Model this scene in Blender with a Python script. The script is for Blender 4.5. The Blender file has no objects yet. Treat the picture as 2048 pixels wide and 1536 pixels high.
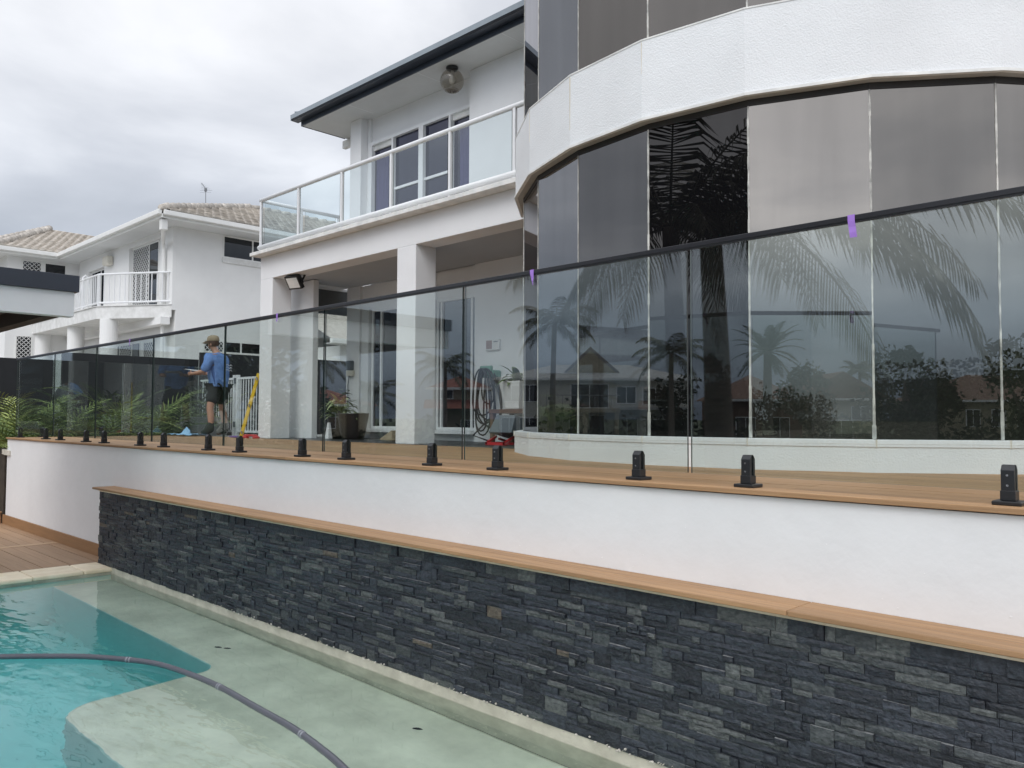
import bpy, bmesh, math, random
from mathutils import Vector, Matrix
random.seed(7)
R = math.radians
scn = bpy.context.scene
COL = scn.collection

# ------------------------------------------------------------------ camera
EYE = 1.70
cam_d = bpy.data.cameras.new('camera'); cam = bpy.data.objects.new('camera', cam_d); COL.objects.link(cam)
yaw, pitch, roll = R(-44.5466), R(2.4104), R(0.2268)
cy, sy, cp, sp, cr, sr = math.cos(yaw), math.sin(yaw), math.cos(pitch), math.sin(pitch), math.cos(roll), math.sin(roll)
fw = Vector((sy*cp, cy*cp, sp)); rt = Vector((cy, -sy, 0)); up = rt.cross(fw)
rt2 = rt*cr + up*sr; up2 = -rt*sr + up*cr
m = Matrix((rt2, up2, -fw)).transposed().to_4x4(); m.translation = Vector((0, 0, EYE))
cam.matrix_world = m
cam_d.sensor_width = 36; cam_d.lens = 36*1621.9/2048; cam_d.clip_start = 0.05; cam_d.clip_end = 6000
scn.camera = cam

# ------------------------------------------------------------------ sky, sun, exposure
SUN_EL, SUN_AZ = 42, -27         # overcast: high soft sun behind the camera
w = bpy.data.worlds.new('World'); scn.world = w; w.use_nodes = True
nt = w.node_tree; nt.nodes.clear(); N = nt.nodes.new; L = nt.links.new
out = N('ShaderNodeOutputWorld'); bg = N('ShaderNodeBackground'); L(bg.outputs[0], out.inputs[0])
bg.inputs['Strength'].default_value = 0.1
tc = N('ShaderNodeTexCoord'); sep = N('ShaderNodeSeparateXYZ'); L(tc.outputs['Generated'], sep.inputs[0])
def mth(op, a, b=None, clamp=False):
    n = N('ShaderNodeMath'); n.operation = op; n.use_clamp = clamp
    for i, v in enumerate((a, b)):
        if v is None: continue
        if isinstance(v, (int, float)): n.inputs[i].default_value = v
        else: L(v, n.inputs[i])
    return n.outputs[0]
zz = mth('MAXIMUM', sep.outputs[2], 0.0)
den = mth('ADD', zz, 0.22)
comb = N('ShaderNodeCombineXYZ'); L(mth('DIVIDE', sep.outputs[0], den), comb.inputs[0]); L(mth('DIVIDE', sep.outputs[1], den), comb.inputs[1])
n1 = N('ShaderNodeTexNoise'); n1.inputs['Scale'].default_value = 1.25; n1.inputs['Detail'].default_value = 7; n1.inputs['Roughness'].default_value = 0.5; n1.inputs['Distortion'].default_value = 0.35
L(comb.outputs[0], n1.inputs['Vector'])
ramp = N('ShaderNodeValToRGB'); e = ramp.color_ramp.elements
e[0].position = 0.36; e[0].color = (4.8, 5.0, 5.4, 1); e[1].position = 0.62; e[1].color = (7.9, 8.0, 8.3, 1)
em = ramp.color_ramp.elements.new(0.48); em.color = (5.7, 5.88, 6.3, 1)
L(n1.outputs[0], ramp.inputs[0])
grad = mth('ADD', mth('MULTIPLY', mth('POWER', zz, 1.2), 0.75), 0.88)
low = N('ShaderNodeMixRGB'); low.blend_type = 'MULTIPLY'; low.inputs[2].default_value = (0.95, 1.01, 1.09, 1)
L(mth('SUBTRACT', 1.0, mth('MULTIPLY', zz, 2.4), True), low.inputs[0]); L(ramp.outputs[0], low.inputs[1])
# rain-grey band low on the horizon, as the glass mirrors it
band_ = N('ShaderNodeValToRGB'); be = band_.color_ramp.elements; be[0].position = 0.03; be[0].color = (0.34, 0.39, 0.47, 1); be[1].position = 0.205; be[1].color = (1, 1, 1, 1)
bm2 = band_.color_ramp.elements.new(0.11); bm2.color = (0.62, 0.68, 0.75, 1); L(zz, band_.inputs[0])
lowb = N('ShaderNodeMixRGB'); lowb.blend_type = 'MULTIPLY'; lowb.inputs[0].default_value = 1; L(low.outputs[0], lowb.inputs[1]); L(band_.outputs[0], lowb.inputs[2])
vm = N('ShaderNodeVectorMath'); vm.operation = 'SCALE'; L(lowb.outputs[0], vm.inputs[0]); L(grad, vm.inputs['Scale'])
sky = N('ShaderNodeTexSky'); sky.sky_type = 'NISHITA'; sky.sun_disc = False; sky.sun_elevation = R(SUN_EL); sky.sun_rotation = R(180 + SUN_AZ)
mix = N('ShaderNodeMixRGB'); mix.inputs[0].default_value = 0.93; L(sky.outputs[0], mix.inputs[1]); L(vm.outputs[0], mix.inputs[2])
# brighter cloud round the hidden sun
glow = N('ShaderNodeVectorMath'); glow.operation = 'DOT_PRODUCT'; L(tc.outputs['Generated'], glow.inputs[0])
_a = R(180+SUN_AZ); glow.inputs[1].default_value = (math.sin(_a)*math.cos(R(SUN_EL)), math.cos(_a)*math.cos(R(SUN_EL)), math.sin(R(SUN_EL)))
gf_ = mth('ADD', 1.0, mth('MULTIPLY', mth('POWER', mth('MAXIMUM', glow.outputs['Value'], 0.0), 2.0), 0.85))
vg = N('ShaderNodeVectorMath'); vg.operation = 'SCALE'; L(mix.outputs[0], vg.inputs[0]); L(gf_, vg.inputs['Scale'])
L(vg.outputs[0], bg.inputs['Color'])
sd = bpy.data.lights.new('sun', 'SUN'); sun = bpy.data.objects.new('sun', sd); COL.objects.link(sun)
sd.energy = 0.85; sd.angle = R(30); sd.color = (1.0, 0.97, 0.93)
az = R(180 + SUN_AZ)
sdir = Vector((math.sin(az)*math.cos(R(SUN_EL)), math.cos(az)*math.cos(R(SUN_EL)), math.sin(R(SUN_EL))))
sun.rotation_euler = sdir.to_track_quat('Z', 'Y').to_euler()
vs = scn.view_settings; vs.view_transform = 'Standard'; vs.look = 'None'; vs.gamma = 1; vs.use_curve_mapping = False; vs.exposure = 0.2
cyc = scn.cycles
cyc.max_bounces = 10; cyc.diffuse_bounces = 4; cyc.glossy_bounces = 5; cyc.transmission_bounces = 8; cyc.transparent_max_bounces = 32
cyc.sample_clamp_indirect = 6; cyc.use_denoising = True; cyc.caustics_refractive = True; cyc.caustics_reflective = True; cyc.blur_glossy = 0.3

# ------------------------------------------------------------------ materials
def base_mat(name):
    mt = bpy.data.materials.new(name); mt.use_nodes = True
    t = mt.node_tree; b = t.nodes['Principled BSDF']
    return mt, t, b
def mat(name, c, rough=0.6, var=0.10, vs=3.0, c2=None, bump=0.0, bs=60, stretch=(1, 1, 1), spec=0.5, metal=0.0, rnd=0.0, detail=5, ior=1.5, bdist=0.01, thr=None, coords='pos'):
    mt, t, b = base_mat(name); nn = t.nodes.new; lk = t.links.new
    if coords == 'pos':
        g = nn('ShaderNodeNewGeometry'); src = g.outputs['Position']
    else:
        g = nn('ShaderNodeTexCoord'); src = g.outputs['Object']
    mp = nn('ShaderNodeMapping'); mp.inputs['Scale'].default_value = stretch; lk(src, mp.inputs[0])
    nz = nn('ShaderNodeTexNoise'); nz.inputs['Scale'].default_value = vs; nz.inputs['Detail'].default_value = detail; nz.inputs['Roughness'].default_value = 0.6
    lk(mp.outputs[0], nz.inputs['Vector'])
    rp = nn('ShaderNodeValToRGB'); lo, hi = thr or (0.3, 0.7)
    rp.color_ramp.elements[0].position = lo; rp.color_ramp.elements[1].position = hi
    a = tuple(x*(1-var) for x in c); d = tuple(min(1, x*(1+var)) for x in (c2 or c))
    rp.color_ramp.elements[0].color = (*a, 1); rp.color_ramp.elements[1].color = (*d, 1)
    lk(nz.outputs[0], rp.inputs[0]); col = rp.outputs[0]
    if rnd:
        oi = nn('ShaderNodeObjectInfo'); mr = nn('ShaderNodeMapRange'); mr.inputs[3].default_value = 1-rnd; mr.inputs[4].default_value = 1+rnd
        lk(oi.outputs['Random'], mr.inputs[0]); v = nn('ShaderNodeVectorMath'); v.operation = 'SCALE'; lk(col, v.inputs[0]); lk(mr.outputs[0], v.inputs['Scale']); col = v.outputs[0]
    lk(col, b.inputs['Base Color'])
    b.inputs['Roughness'].default_value = rough; b.inputs['Metallic'].default_value = metal; b.inputs['Specular IOR Level'].default_value = spec; b.inputs['IOR'].default_value = ior
    if bump:
        n2 = nn('ShaderNodeTexNoise'); n2.inputs['Scale'].default_value = bs; n2.inputs['Detail'].default_value = 4; lk(mp.outputs[0], n2.inputs['Vector'])
        bp = nn('ShaderNodeBump'); bp.inputs['Strength'].default_value = bump; bp.inputs['Distance'].default_value = bdist; lk(n2.outputs[0], bp.inputs['Height']); lk(bp.outputs[0], b.inputs['Normal'])
    return mt
def glass(name, tint=(0.86, 0.93, 0.90), refl=1.0, ior=1.52):
    """clear sheet: each face passes light straight and mirrors by Fresnel"""
    mt = bpy.data.materials.new(name); mt.use_nodes = True; t = mt.node_tree; t.nodes.clear(); nn = t.nodes.new; lk = t.links.new
    o = nn('ShaderNodeOutputMaterial'); ms = nn('ShaderNodeMixShader'); tr = nn('ShaderNodeBsdfTransparent'); gl = nn('ShaderNodeBsdfGlossy')
    tr.inputs[0].default_value = (*[x**0.5 for x in tint], 1); gl.inputs[0].default_value = (refl, refl, refl, 1); gl.inputs['Roughness'].default_value = 0.0
    fr = nn('ShaderNodeFresnel'); ge = nn('ShaderNodeNewGeometry'); mr = nn('ShaderNodeMapRange'); mr.inputs[3].default_value = ior; mr.inputs[4].default_value = 1/ior
    lk(ge.outputs['Backfacing'], mr.inputs[0]); lk(mr.outputs[0], fr.inputs[0]); lk(fr.outputs[0], ms.inputs[0]); lk(tr.outputs[0], ms.inputs[1]); lk(gl.outputs[0], ms.inputs[2]); lk(ms.outputs[0], o.inputs[0])
    return mt
def mirror_glass(name, base, tint, f0, film=0.0, filmcol=(0.3, 0.28, 0.26), rough=0.0, streak=(6, 6, 0.5)):
    """tinted reflective window film: dark body, coloured mirror, dusty film in streaks"""
    mt = bpy.data.materials.new(name); mt.use_nodes = True; t = mt.node_tree; t.nodes.clear(); nn = t.nodes.new; lk = t.links.new
    o = nn('ShaderNodeOutputMaterial'); df = nn('ShaderNodeBsdfDiffuse'); gl = nn('ShaderNodeBsdfGlossy'); ms = nn('ShaderNodeMixShader')
    gl.inputs['Roughness'].default_value = rough
    lw = nn('ShaderNodeFresnel'); n_ = (1+f0**0.5)/(1-f0**0.5); lw.inputs[0].default_value = n_
    g = nn('ShaderNodeNewGeometry'); mp = nn('ShaderNodeMapping'); mp.inputs['Scale'].default_value = streak; lk(g.outputs['Position'], mp.inputs[0])
    nz = nn('ShaderNodeTexNoise'); nz.inputs['Scale'].default_value = 1.0; nz.inputs['Detail'].default_value = 6; lk(mp.outputs[0], nz.inputs['Vector'])
    mx = nn('ShaderNodeMixRGB'); mx.inputs[1].default_value = (*base, 1); mx.inputs[2].default_value = (*filmcol, 1)
    mm = nn('ShaderNodeMapRange'); mm.inputs[1].default_value = 0.25; mm.inputs[2].default_value = 0.8; mm.inputs[3].default_value = film*0.45; mm.inputs[4].default_value = film*1.4
    lk(nz.outputs[0], mm.inputs[0]); lk(mm.outputs[0], mx.inputs[0]); lk(mx.outputs[0], df.inputs[0])
    mg = nn('ShaderNodeMixRGB'); mg.inputs[1].default_value = (*[x*.90 for x in tint], 1); mg.inputs[2].default_value = (*tint, 1)
    mq = nn('ShaderNodeMapRange'); mq.inputs[1].default_value = .3; mq.inputs[2].default_value = .7; lk(nz.outputs[0], mq.inputs[0]); lk(mq.outputs[0], mg.inputs[0]); lk(mg.outputs[0], gl.inputs[0])
    lk(lw.outputs[0], ms.inputs[0]); lk(df.outputs[0], ms.inputs[1]); lk(gl.outputs[0], ms.inputs[2]); lk(ms.outputs[0], o.inputs[0])
    return mt

M = {}
M['render'] = mat('white_render', (0.80, 0.805, 0.815), 0.75, 0.035, 1.3, bump=0.25, bs=45, bdist=0.006)
M['render_rough'] = mat('white_textured_render', (0.80, 0.81, 0.82), 0.8, 0.05, 1.5, bump=0.7, bs=85, bdist=0.006)
M['wall_low'] = mat('white_painted_wall', (0.80, 0.805, 0.81), 0.55, 0.028, 2.4, bump=0.28, bs=11, bdist=0.012, detail=9)
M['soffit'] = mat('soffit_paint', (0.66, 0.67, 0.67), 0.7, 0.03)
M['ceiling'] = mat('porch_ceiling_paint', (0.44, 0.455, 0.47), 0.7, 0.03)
M['trim'] = mat('white_powdercoat', (0.80, 0.81, 0.82), 0.35, 0.03)
M['trimold'] = mat('weathered_white_trim', (0.72, 0.72, 0.70), 0.5, 0.12, 5, c2=(0.8, 0.79, 0.76))
M['gutter'] = mat('slate_blue_gutter', (0.032, 0.042, 0.060), 0.35, 0.08)
M['gutter_lit'] = mat('sky_lit_gutter_face', (0.31, 0.355, 0.395), 0.35, 0.08)  # paler than the gutter: sky caught by the tilted face, put into the colour
M['roofdark'] = mat('dark_roof_tile', (0.07, 0.08, 0.095), 0.6, 0.15, 6)
M['deck'] = mat('composite_decking', (0.325, 0.19, 0.095), 0.62, 0.17, 1.6, c2=(0.385, 0.228, 0.115), bump=0.3, bs=30, stretch=(1.0, 26, 26), rnd=0.11, bdist=0.004)
M['deck_low'] = mat('lower_decking', (0.33, 0.205, 0.12), 0.6, 0.08, 1.6, c2=(0.36, 0.23, 0.135), bump=0.25, bs=30, stretch=(1.0, 26, 26), rnd=0.08, bdist=0.004)
M['deckedge'] = mat('decking_edge', (0.31, 0.17, 0.08), 0.6, 0.12, 2, stretch=(1, 12, 12))
M['deckx'] = mat('lower_decking_cross', (0.45, 0.30, 0.18), 0.6, 0.14, 1.6, bump=0.25, bs=30, stretch=(26, 1.0, 26), bdist=0.004)
M['tile'] = mat('dark_porch_tile', (0.045, 0.048, 0.05), 0.35, 0.25, 3, rnd=0.12)
M['black'] = mat('black_powdercoat', (0.016, 0.017, 0.019), 0.38, 0.1)
M['rail'] = mat('black_anodised_rail', (0.022, 0.022, 0.026), 0.3, 0.1)
M['steel'] = mat('stainless_screw', (0.65, 0.65, 0.66), 0.25, 0.05, metal=1.0)
M['fence_glass'] = glass('fence_glass', (0.80, 0.88, 0.86), ior=1.80)
M['glass_edge'] = mat('glass_edge', (0.012, 0.022, 0.02), 0.15, 0.1)
M['edge_pale'] = mat('pale_glass_edge', (0.05, 0.065, 0.06), 0.3, 0.1)
M['balc_glass'] = glass('balcony_glass', (0.87, 0.94, 0.95))
M['bay_clean'] = mirror_glass('bay_glass_clean', (0.006, 0.006, 0.007), (1.0, 0.93, 0.87), 0.07)
M['bay_grey'] = mirror_glass('bay_glass_grey', (0.008, 0.008, 0.009), (0.98, 0.965, 0.96), 0.13, 0.03, (0.20, 0.20, 0.20))
M['bay_grey_pale'] = mirror_glass('bay_glass_pale_grey', (0.008, 0.008, 0.009), (0.96, 0.97, 1.0), 0.21, 0.03, (0.20, 0.20, 0.20))
M['bay_dusty'] = mirror_glass('bay_glass_dusty', (0.01, 0.01, 0.01), (1.0, 0.92, 0.83), 0.30, 0.03, (0.24, 0.215, 0.20))
M['bay_dusty2'] = mirror_glass('bay_glass_dusty_grey', (0.01, 0.01, 0.01), (1.0, 0.93, 0.85), 0.19, 0.03, (0.22, 0.205, 0.19))
M['bay_upper'] = mirror_glass('bay_glass_upper', (0.01, 0.01, 0.01), (1.0, 0.92, 0.84), 0.15, 0.03, (0.2, 0.185, 0.17))
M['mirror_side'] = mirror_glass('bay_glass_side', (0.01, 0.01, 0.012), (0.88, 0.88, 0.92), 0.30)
M['window'] = mirror_glass('window_glass', (0.010, 0.011, 0.016), (0.95, 0.97, 1.0), 0.055)
M['window_blue'] = mirror_glass('blue_tinted_window', (0.006, 0.007, 0.020), (0.85, 0.87, 1.0), 0.06, 0.12, (0.06, 0.06, 0.14), streak=(14, 14, 0.4))
M['window_dark'] = mirror_glass('dark_far_window', (0.012, 0.013, 0.015), (0.9, 0.95, 1.0), 0.05)
M['curtain'] = mat('blue_curtain', (0.075, 0.075, 0.16), 0.8, 0.3, 2, stretch=(30, 30, 0.6))
M['silicone'] = mat('silicone_joint', (0.40, 0.40, 0.38), 0.5, 0.45, 18, c2=(0.55, 0.54, 0.50), stretch=(1, 1, 0.5))
M['streak'] = mat('rust_streak', (0.66, 0.60, 0.48), 0.8, 0.15, 9)
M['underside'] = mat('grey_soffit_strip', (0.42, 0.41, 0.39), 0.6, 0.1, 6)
M['stain'] = mat('rust_stained_trim', (0.74, 0.70, 0.62), 0.5, 0.1, 8)
M['darkgap'] = mat('shadow_gap_seal', (0.03, 0.027, 0.025), 0.6, 0.2)
M['mortar'] = mat('pale_mortar', (0.55, 0.51, 0.44), 0.85, 0.2, 12, c2=(0.66, 0.63, 0.57), bump=0.5, bs=60)
M['coping'] = mat('cream_coping_stone', (0.80, 0.67, 0.47), 0.6, 0.08, 4, c2=(0.86, 0.77, 0.60), bump=0.3, bs=25, rnd=0.05)
M['deepplaster'] = mat('deep_pool_plaster', (0.56, 0.80, 0.775), 0.7, 0.06, 1.5)
M['plaster'] = mat('pool_plaster', (0.66, 0.645, 0.52), 0.7, 0.13, 2.2, c2=(0.75, 0.73, 0.60), bump=0.2, bs=30)
M['poolband'] = mat('waterline_render', (0.50, 0.47, 0.38), 0.75, 0.14, 5, c2=(0.58, 0.55, 0.46), bump=0.4, bs=50)
M['concrete'] = mat('grey_concrete', (0.30, 0.30, 0.29), 0.8, 0.15, 6, bump=0.3)
M['paving'] = mat('pale_paving', (0.42, 0.40, 0.36), 0.8, 0.12, 3, bump=0.2)
M['soil'] = mat('garden_soil', (0.05, 0.04, 0.03), 0.9, 0.3, 8, bump=0.5)
M['grass'] = mat('ground_grass', (0.035, 0.055, 0.022), 0.9, 0.3, 0.6, c2=(0.055, 0.075, 0.03))
M['blackwall'] = mat('black_fence_paint', (0.012, 0.013, 0.017), 0.65, 0.2, 5, bump=0.3, bs=80)
M['fascia'] = mat('charcoal_fascia', (0.035, 0.042, 0.058), 0.4, 0.1)
M['pavwhite'] = mat('pale_grey_beam', (0.74, 0.75, 0.77), 0.6, 0.04)
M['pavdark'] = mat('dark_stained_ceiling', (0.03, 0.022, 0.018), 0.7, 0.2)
M['nbwall'] = mat('neighbour_render', (0.80, 0.80, 0.79), 0.75, 0.04, 1.2, bump=0.15)
M['nbtrim'] = mat('neighbour_trim', (0.78, 0.78, 0.76), 0.5, 0.05)
M['nbslab'] = mat('neighbour_slab_stained', (0.66, 0.66, 0.64), 0.7, 0.08, 4, c2=(0.74, 0.74, 0.73))
M['rooftile'] = mat('sand_roof_tile', (0.40, 0.36, 0.31), 0.75, 0.2, 7, c2=(0.50, 0.46, 0.41), bump=0.3, rnd=0.22)
M['tilegap'] = mat('roof_underlay', (0.14, 0.115, 0.09), 0.9, 0.2)
M['screen'] = mat('white_screen_mesh', (0.74, 0.74, 0.73), 0.5, 0.04)
M['blind'] = mat('grey_roller_blind', (0.10, 0.105, 0.105), 0.8, 0.08)
M['plastic_cream'] = mat('cream_plastic', (0.66, 0.63, 0.55), 0.5, 0.06)
M['plastic_white'] = mat('white_plastic', (0.75, 0.75, 0.75), 0.4, 0.04)
M['plastic_grey'] = mat('grey_plastic', (0.12, 0.14, 0.16), 0.4, 0.08)
M['pinkgrey'] = mat('faded_pink_panel', (0.30, 0.20, 0.18), 0.5, 0.08)
M['tape'] = mat('purple_tape', (0.36, 0.19, 0.62), 0.5, 0.1, 20)
M['hose_grey'] = mat('grey_pool_hose', (0.105, 0.108, 0.13), 0.32, 0.08)
M['cuff'] = mat('pale_hose_cuff', (0.27, 0.28, 0.31), 0.35, 0.08)
M['hose_black'] = mat('black_garden_hose', (0.018, 0.018, 0.022), 0.4, 0.15)
M['green_plastic'] = mat('faded_green_plastic', (0.16, 0.33, 0.26), 0.5, 0.12)
M['wood'] = mat('brown_timber', (0.12, 0.06, 0.038), 0.6, 0.2, 3, stretch=(2, 2, 14))
M['yellow'] = mat('yellow_level', (0.75, 0.50, 0.03), 0.4, 0.05)
M['red'] = mat('red_plastic', (0.52, 0.035, 0.04), 0.4, 0.08)
M['purple'] = mat('purple_grip', (0.16, 0.08, 0.30), 0.5, 0.08)
M['cloth_blue'] = mat('pale_blue_cloth', (0.30, 0.52, 0.74), 0.85, 0.12, 20)
M['pot'] = mat('dark_glazed_pot', (0.014, 0.009, 0.008), 0.3, 0.25, 6)
M['leafpale'] = mat('variegated_leaf', (0.20, 0.27, 0.10), 0.55, 0.25, 12, c2=(0.33, 0.38, 0.20))
M['leaf'] = mat('green_leaf', (0.075, 0.13, 0.035), 0.5, 0.25, 9, c2=(0.12, 0.18, 0.055), rnd=0.2)
M['leafyellow'] = mat('yellow_green_frond', (0.24, 0.30, 0.07), 0.5, 0.25, 6, c2=(0.31, 0.37, 0.11), rnd=0.25)
M['leafdark'] = mat('dark_leaf', (0.022, 0.038, 0.016), 0.6, 0.3, 5, c2=(0.04, 0.06, 0.025), rnd=0.15)
M['palmleaf'] = mat('coconut_leaf', (0.045, 0.055, 0.028), 0.5, 0.25, 3, c2=(0.075, 0.085, 0.045), rnd=0.15)
M['bark'] = mat('palm_bark', (0.13, 0.11, 0.09), 0.9, 0.25, 5, bump=0.5, bs=18, stretch=(1, 1, 4))
M['skin'] = mat('skin', (0.46, 0.25, 0.17), 0.55, 0.08)
M['shirt'] = mat('blue_work_shirt', (0.15, 0.28, 0.60), 0.85, 0.2, 9, bump=0.8, bs=9, bdist=0.04)
M['shorts'] = mat('dark_shorts', (0.018, 0.022, 0.02), 0.85, 0.2, 9)
M['boots'] = mat('dark_green_boots', (0.018, 0.026, 0.016), 0.7, 0.2)
M['cap'] = mat('khaki_cap', (0.34, 0.27, 0.18), 0.8, 0.1)
M['hair'] = mat('brown_hair', (0.07, 0.035, 0.02), 0.7, 0.2)
M['white_paper'] = mat('white_sheet', (0.78, 0.78, 0.78), 0.6, 0.03)
M['slateroof'] = mat('grey_sheet_roof', (0.40, 0.41, 0.41), 0.6, 0.1)
M['shingle'] = mat('grey_shingle_roof', (0.22, 0.21, 0.21), 0.8, 0.15, 4)
M['brownroof'] = mat('brown_tile_roof', (0.17, 0.10, 0.075), 0.8, 0.15, 4)
M['redroof'] = mat('terracotta_roof', (0.24, 0.085, 0.06), 0.8, 0.15, 4)
M['creamwall'] = mat('cream_far_wall', (0.34, 0.30, 0.22), 0.8, 0.08)
M['greywall'] = mat('pale_far_wall', (0.58, 0.57, 0.53), 0.8, 0.08)
M['solar'] = mat('solar_panel', (0.03, 0.04, 0.07), 0.2, 0.1)
M['canal'] = mat('canal_surface', (0.05, 0.06, 0.055), 0.12, 0.1, bump=0.3, bs=3)
M['lampglass'] = glass('smoky_globe', (0.50, 0.46, 0.40))
M['antenna'] = mat('antenna_metal', (0.22, 0.23, 0.25), 0.4, 0.1)
STONE = []
for i, (c, c2) in enumerate((((0.015, 0.019, 0.026), (0.036, 0.044, 0.056)), ((0.010, 0.012, 0.017), (0.026, 0.032, 0.041)), ((0.026, 0.032, 0.036), (0.075, 0.084, 0.086)), ((0.040, 0.047, 0.049), (0.115, 0.125, 0.122)), ((0.014, 0.017, 0.024), (0.046, 0.055, 0.070)), ((0.055, 0.046, 0.036), (0.13, 0.11, 0.085)))):
    c = tuple(x*1.18 for x in c); c2 = tuple(x*1.18 for x in c2)
    STONE.append(mat('slate_stone_%s' % 'abcdef'[i], c, 0.55, 0.12, 34, c2=c2, thr=(0.34, 0.74), bump=0.7, bs=55, stretch=(1, 1, 1.6), rnd=0.16, bdist=0.012))
M['ledge_light'] = mat('slate_ledge_highlight', (0.12, 0.13, 0.14), 0.8, 0.4, 22, c2=(0.26, 0.27, 0.27))  # sky highlight on the stone top faces, painted as a paler tone

# ------------------------------------------------------------------ mesh helper
WL = {}
def wl(o): return Vector(WL.get(o.name, (0, 0, 0)))
class MB:
    def __init__(s): s.v = []; s.f = []; s.mi = []
    def add(s, vs, fs, m=0):
        o = len(s.v); s.v += [tuple(p) for p in vs]
        for f in fs: s.f.append([i+o for i in f]); s.mi.append(m)
        return s
    def box(s, x0, y0, z0, x1, y1, z1, m=0):
        return s.hexa([(x0, y0, z0), (x1, y0, z0), (x1, y1, z0), (x0, y1, z0), (x0, y0, z1), (x1, y0, z1), (x1, y1, z1), (x0, y1, z1)], m)
    def hexa(s, p, m=0):
        return s.add(p, [(0, 3, 2, 1), (4, 5, 6, 7), (0, 1, 5, 4), (1, 2, 6, 5), (2, 3, 7, 6), (3, 0, 4, 7)], m)
    def obox(s, c, u, v, w, m=0):
        c, u, v, w = map(Vector, (c, u, v, w))
        P = [c+a*u+b*v+d*w for d in (-.5, .5) for a, b in ((-.5, -.5), (.5, -.5), (.5, .5), (-.5, .5))]
        if u.cross(v).dot(w) < 0: P = P[4:]+P[:4]
        return s.hexa(P, m)
    def bar(s, a, b, wd, ht, m=0, upv=(0, 0, 1)):
        a, b = Vector(a), Vector(b); d = b-a; side = d.cross(Vector(upv))
        if side.length < 1e-6: side = d.cross(Vector((1, 0, 0)))
        side.normalize(); u2 = side.cross(d).normalized()
        return s.obox((a+b)/2, d, side*wd, u2*ht, m)
    def tube(s, pts, r, n=8, m=0, cap=True):
        pts = [Vector(p) for p in pts]; k = len(pts); rr = r if isinstance(r, (list, tuple)) else [r]*k
        o = len(s.v); ref = None
        for i, p in enumerate(pts):
            d = (pts[min(i+1, k-1)]-pts[max(i-1, 0)]).normalized()
            if ref is None:
                ref = d.orthogonal().normalized()
            else:
                ref = (ref-d*ref.dot(d)).normalized()
            b2 = d.cross(ref)
            for j in range(n):
                a = 2*math.pi*j/n; q = p+(ref*math.cos(a)+b2*math.sin(a))*rr[i]; s.v.append(tuple(q))
        for i in range(k-1):
            for j in range(n):
                s.f.append([o+i*n+j, o+i*n+(j+1) % n, o+(i+1)*n+(j+1) % n, o+(i+1)*n+j]); s.mi.append(m)
        if cap:
            s.f.append([o+j for j in range(n)][::-1]); s.mi.append(m); s.f.append([o+(k-1)*n+j for j in range(n)]); s.mi.append(m)
        return s
    def lathe(s, prof, c, n=20, m=0):
        c = Vector(c); o = len(s.v)
        for r_, z_ in prof:
            for j in range(n):
                a = 2*math.pi*j/n; s.v.append((c.x+r_*math.cos(a), c.y+r_*math.sin(a), c.z+z_))
        for i in range(len(prof)-1):
            for j in range(n):
                s.f.append([o+i*n+j, o+i*n+(j+1) % n, o+(i+1)*n+(j+1) % n, o+(i+1)*n+j]); s.mi.append(m)
        s.f.append([o+j for j in range(n)][::-1]); s.mi.append(m)
        s.f.append([o+(len(prof)-1)*n+j for j in range(n)]); s.mi.append(m)
        return s
    def prism(s, poly, z0, z1, m=0):
        n = len(poly); o = len(s.v)
        if sum(poly[i][0]*poly[(i+1) % n][1]-poly[(i+1) % n][0]*poly[i][1] for i in range(n)) < 0: poly = poly[::-1]
        s.v += [(x, y, z0) for x, y in poly]+[(x, y, z1) for x, y in poly]
        s.f += [[o+i for i in range(n)][::-1], [o+n+i for i in range(n)]]; s.mi += [m, m]
        for i in range(n):
            s.f.append([o+i, o+(i+1) % n, o+n+(i+1) % n, o+n+i]); s.mi.append(m)
        return s
    def build(s, name, mats, parent=None, smooth=False, bevel=0, kind=None, label=None):
        if not isinstance(mats, (list, tuple)): mats = [mats]
        me = bpy.data.meshes.new(name)
        off = wl(parent) if parent is not None else Vector((0, 0, 0))
        me.from_pydata([(x-off.x, y-off.y, z-off.z) for x, y, z in s.v], [], s.f)
        for k in mats: me.materials.append(k)
        if len(mats) > 1: me.polygons.foreach_set('material_index', s.mi)
        if smooth: me.polygons.foreach_set('use_smooth', [True]*len(s.f))
        me.update()
        o = bpy.data.objects.new(name, me); COL.objects.link(o)
        if parent is not None: o.parent = parent; WL[o.name] = tuple(off)
        if bevel:
            b = o.modifiers.new('bevel', 'BEVEL'); b.width = bevel; b.segments = 2; b.limit_method = 'ANGLE'; b.angle_limit = R(40)
        if kind: o['kind'] = kind
        if label: o['label'] = label
        return o
def tag(o, label, cat, group=None):
    o['label'] = label; o['category'] = cat
    if group: o['group'] = group
    return o
def thing(name, label, cat, loc=(0, 0, 0), group=None):
    o = bpy.data.objects.new(name, None); COL.objects.link(o); o.location = loc; o.empty_display_size = 0.1
    WL[o.name] = tuple(loc); return tag(o, label, cat, group)
def struct(name, loc=(0, 0, 0)):
    o = bpy.data.objects.new(name, None); COL.objects.link(o); o.location = loc; WL[o.name] = tuple(loc); o['kind'] = 'structure'; return o
def dup(root, loc=None, label=None):
    def rec(o, par):
        c = o.copy(); COL.objects.link(c)
        if par is not None: c.parent = par
        for ch in list(o.children): rec(ch, c)
        return c
    r = rec(root, None)
    if loc is not None: r.location = loc; 
    if label: r['label'] = label
    return r
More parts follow.
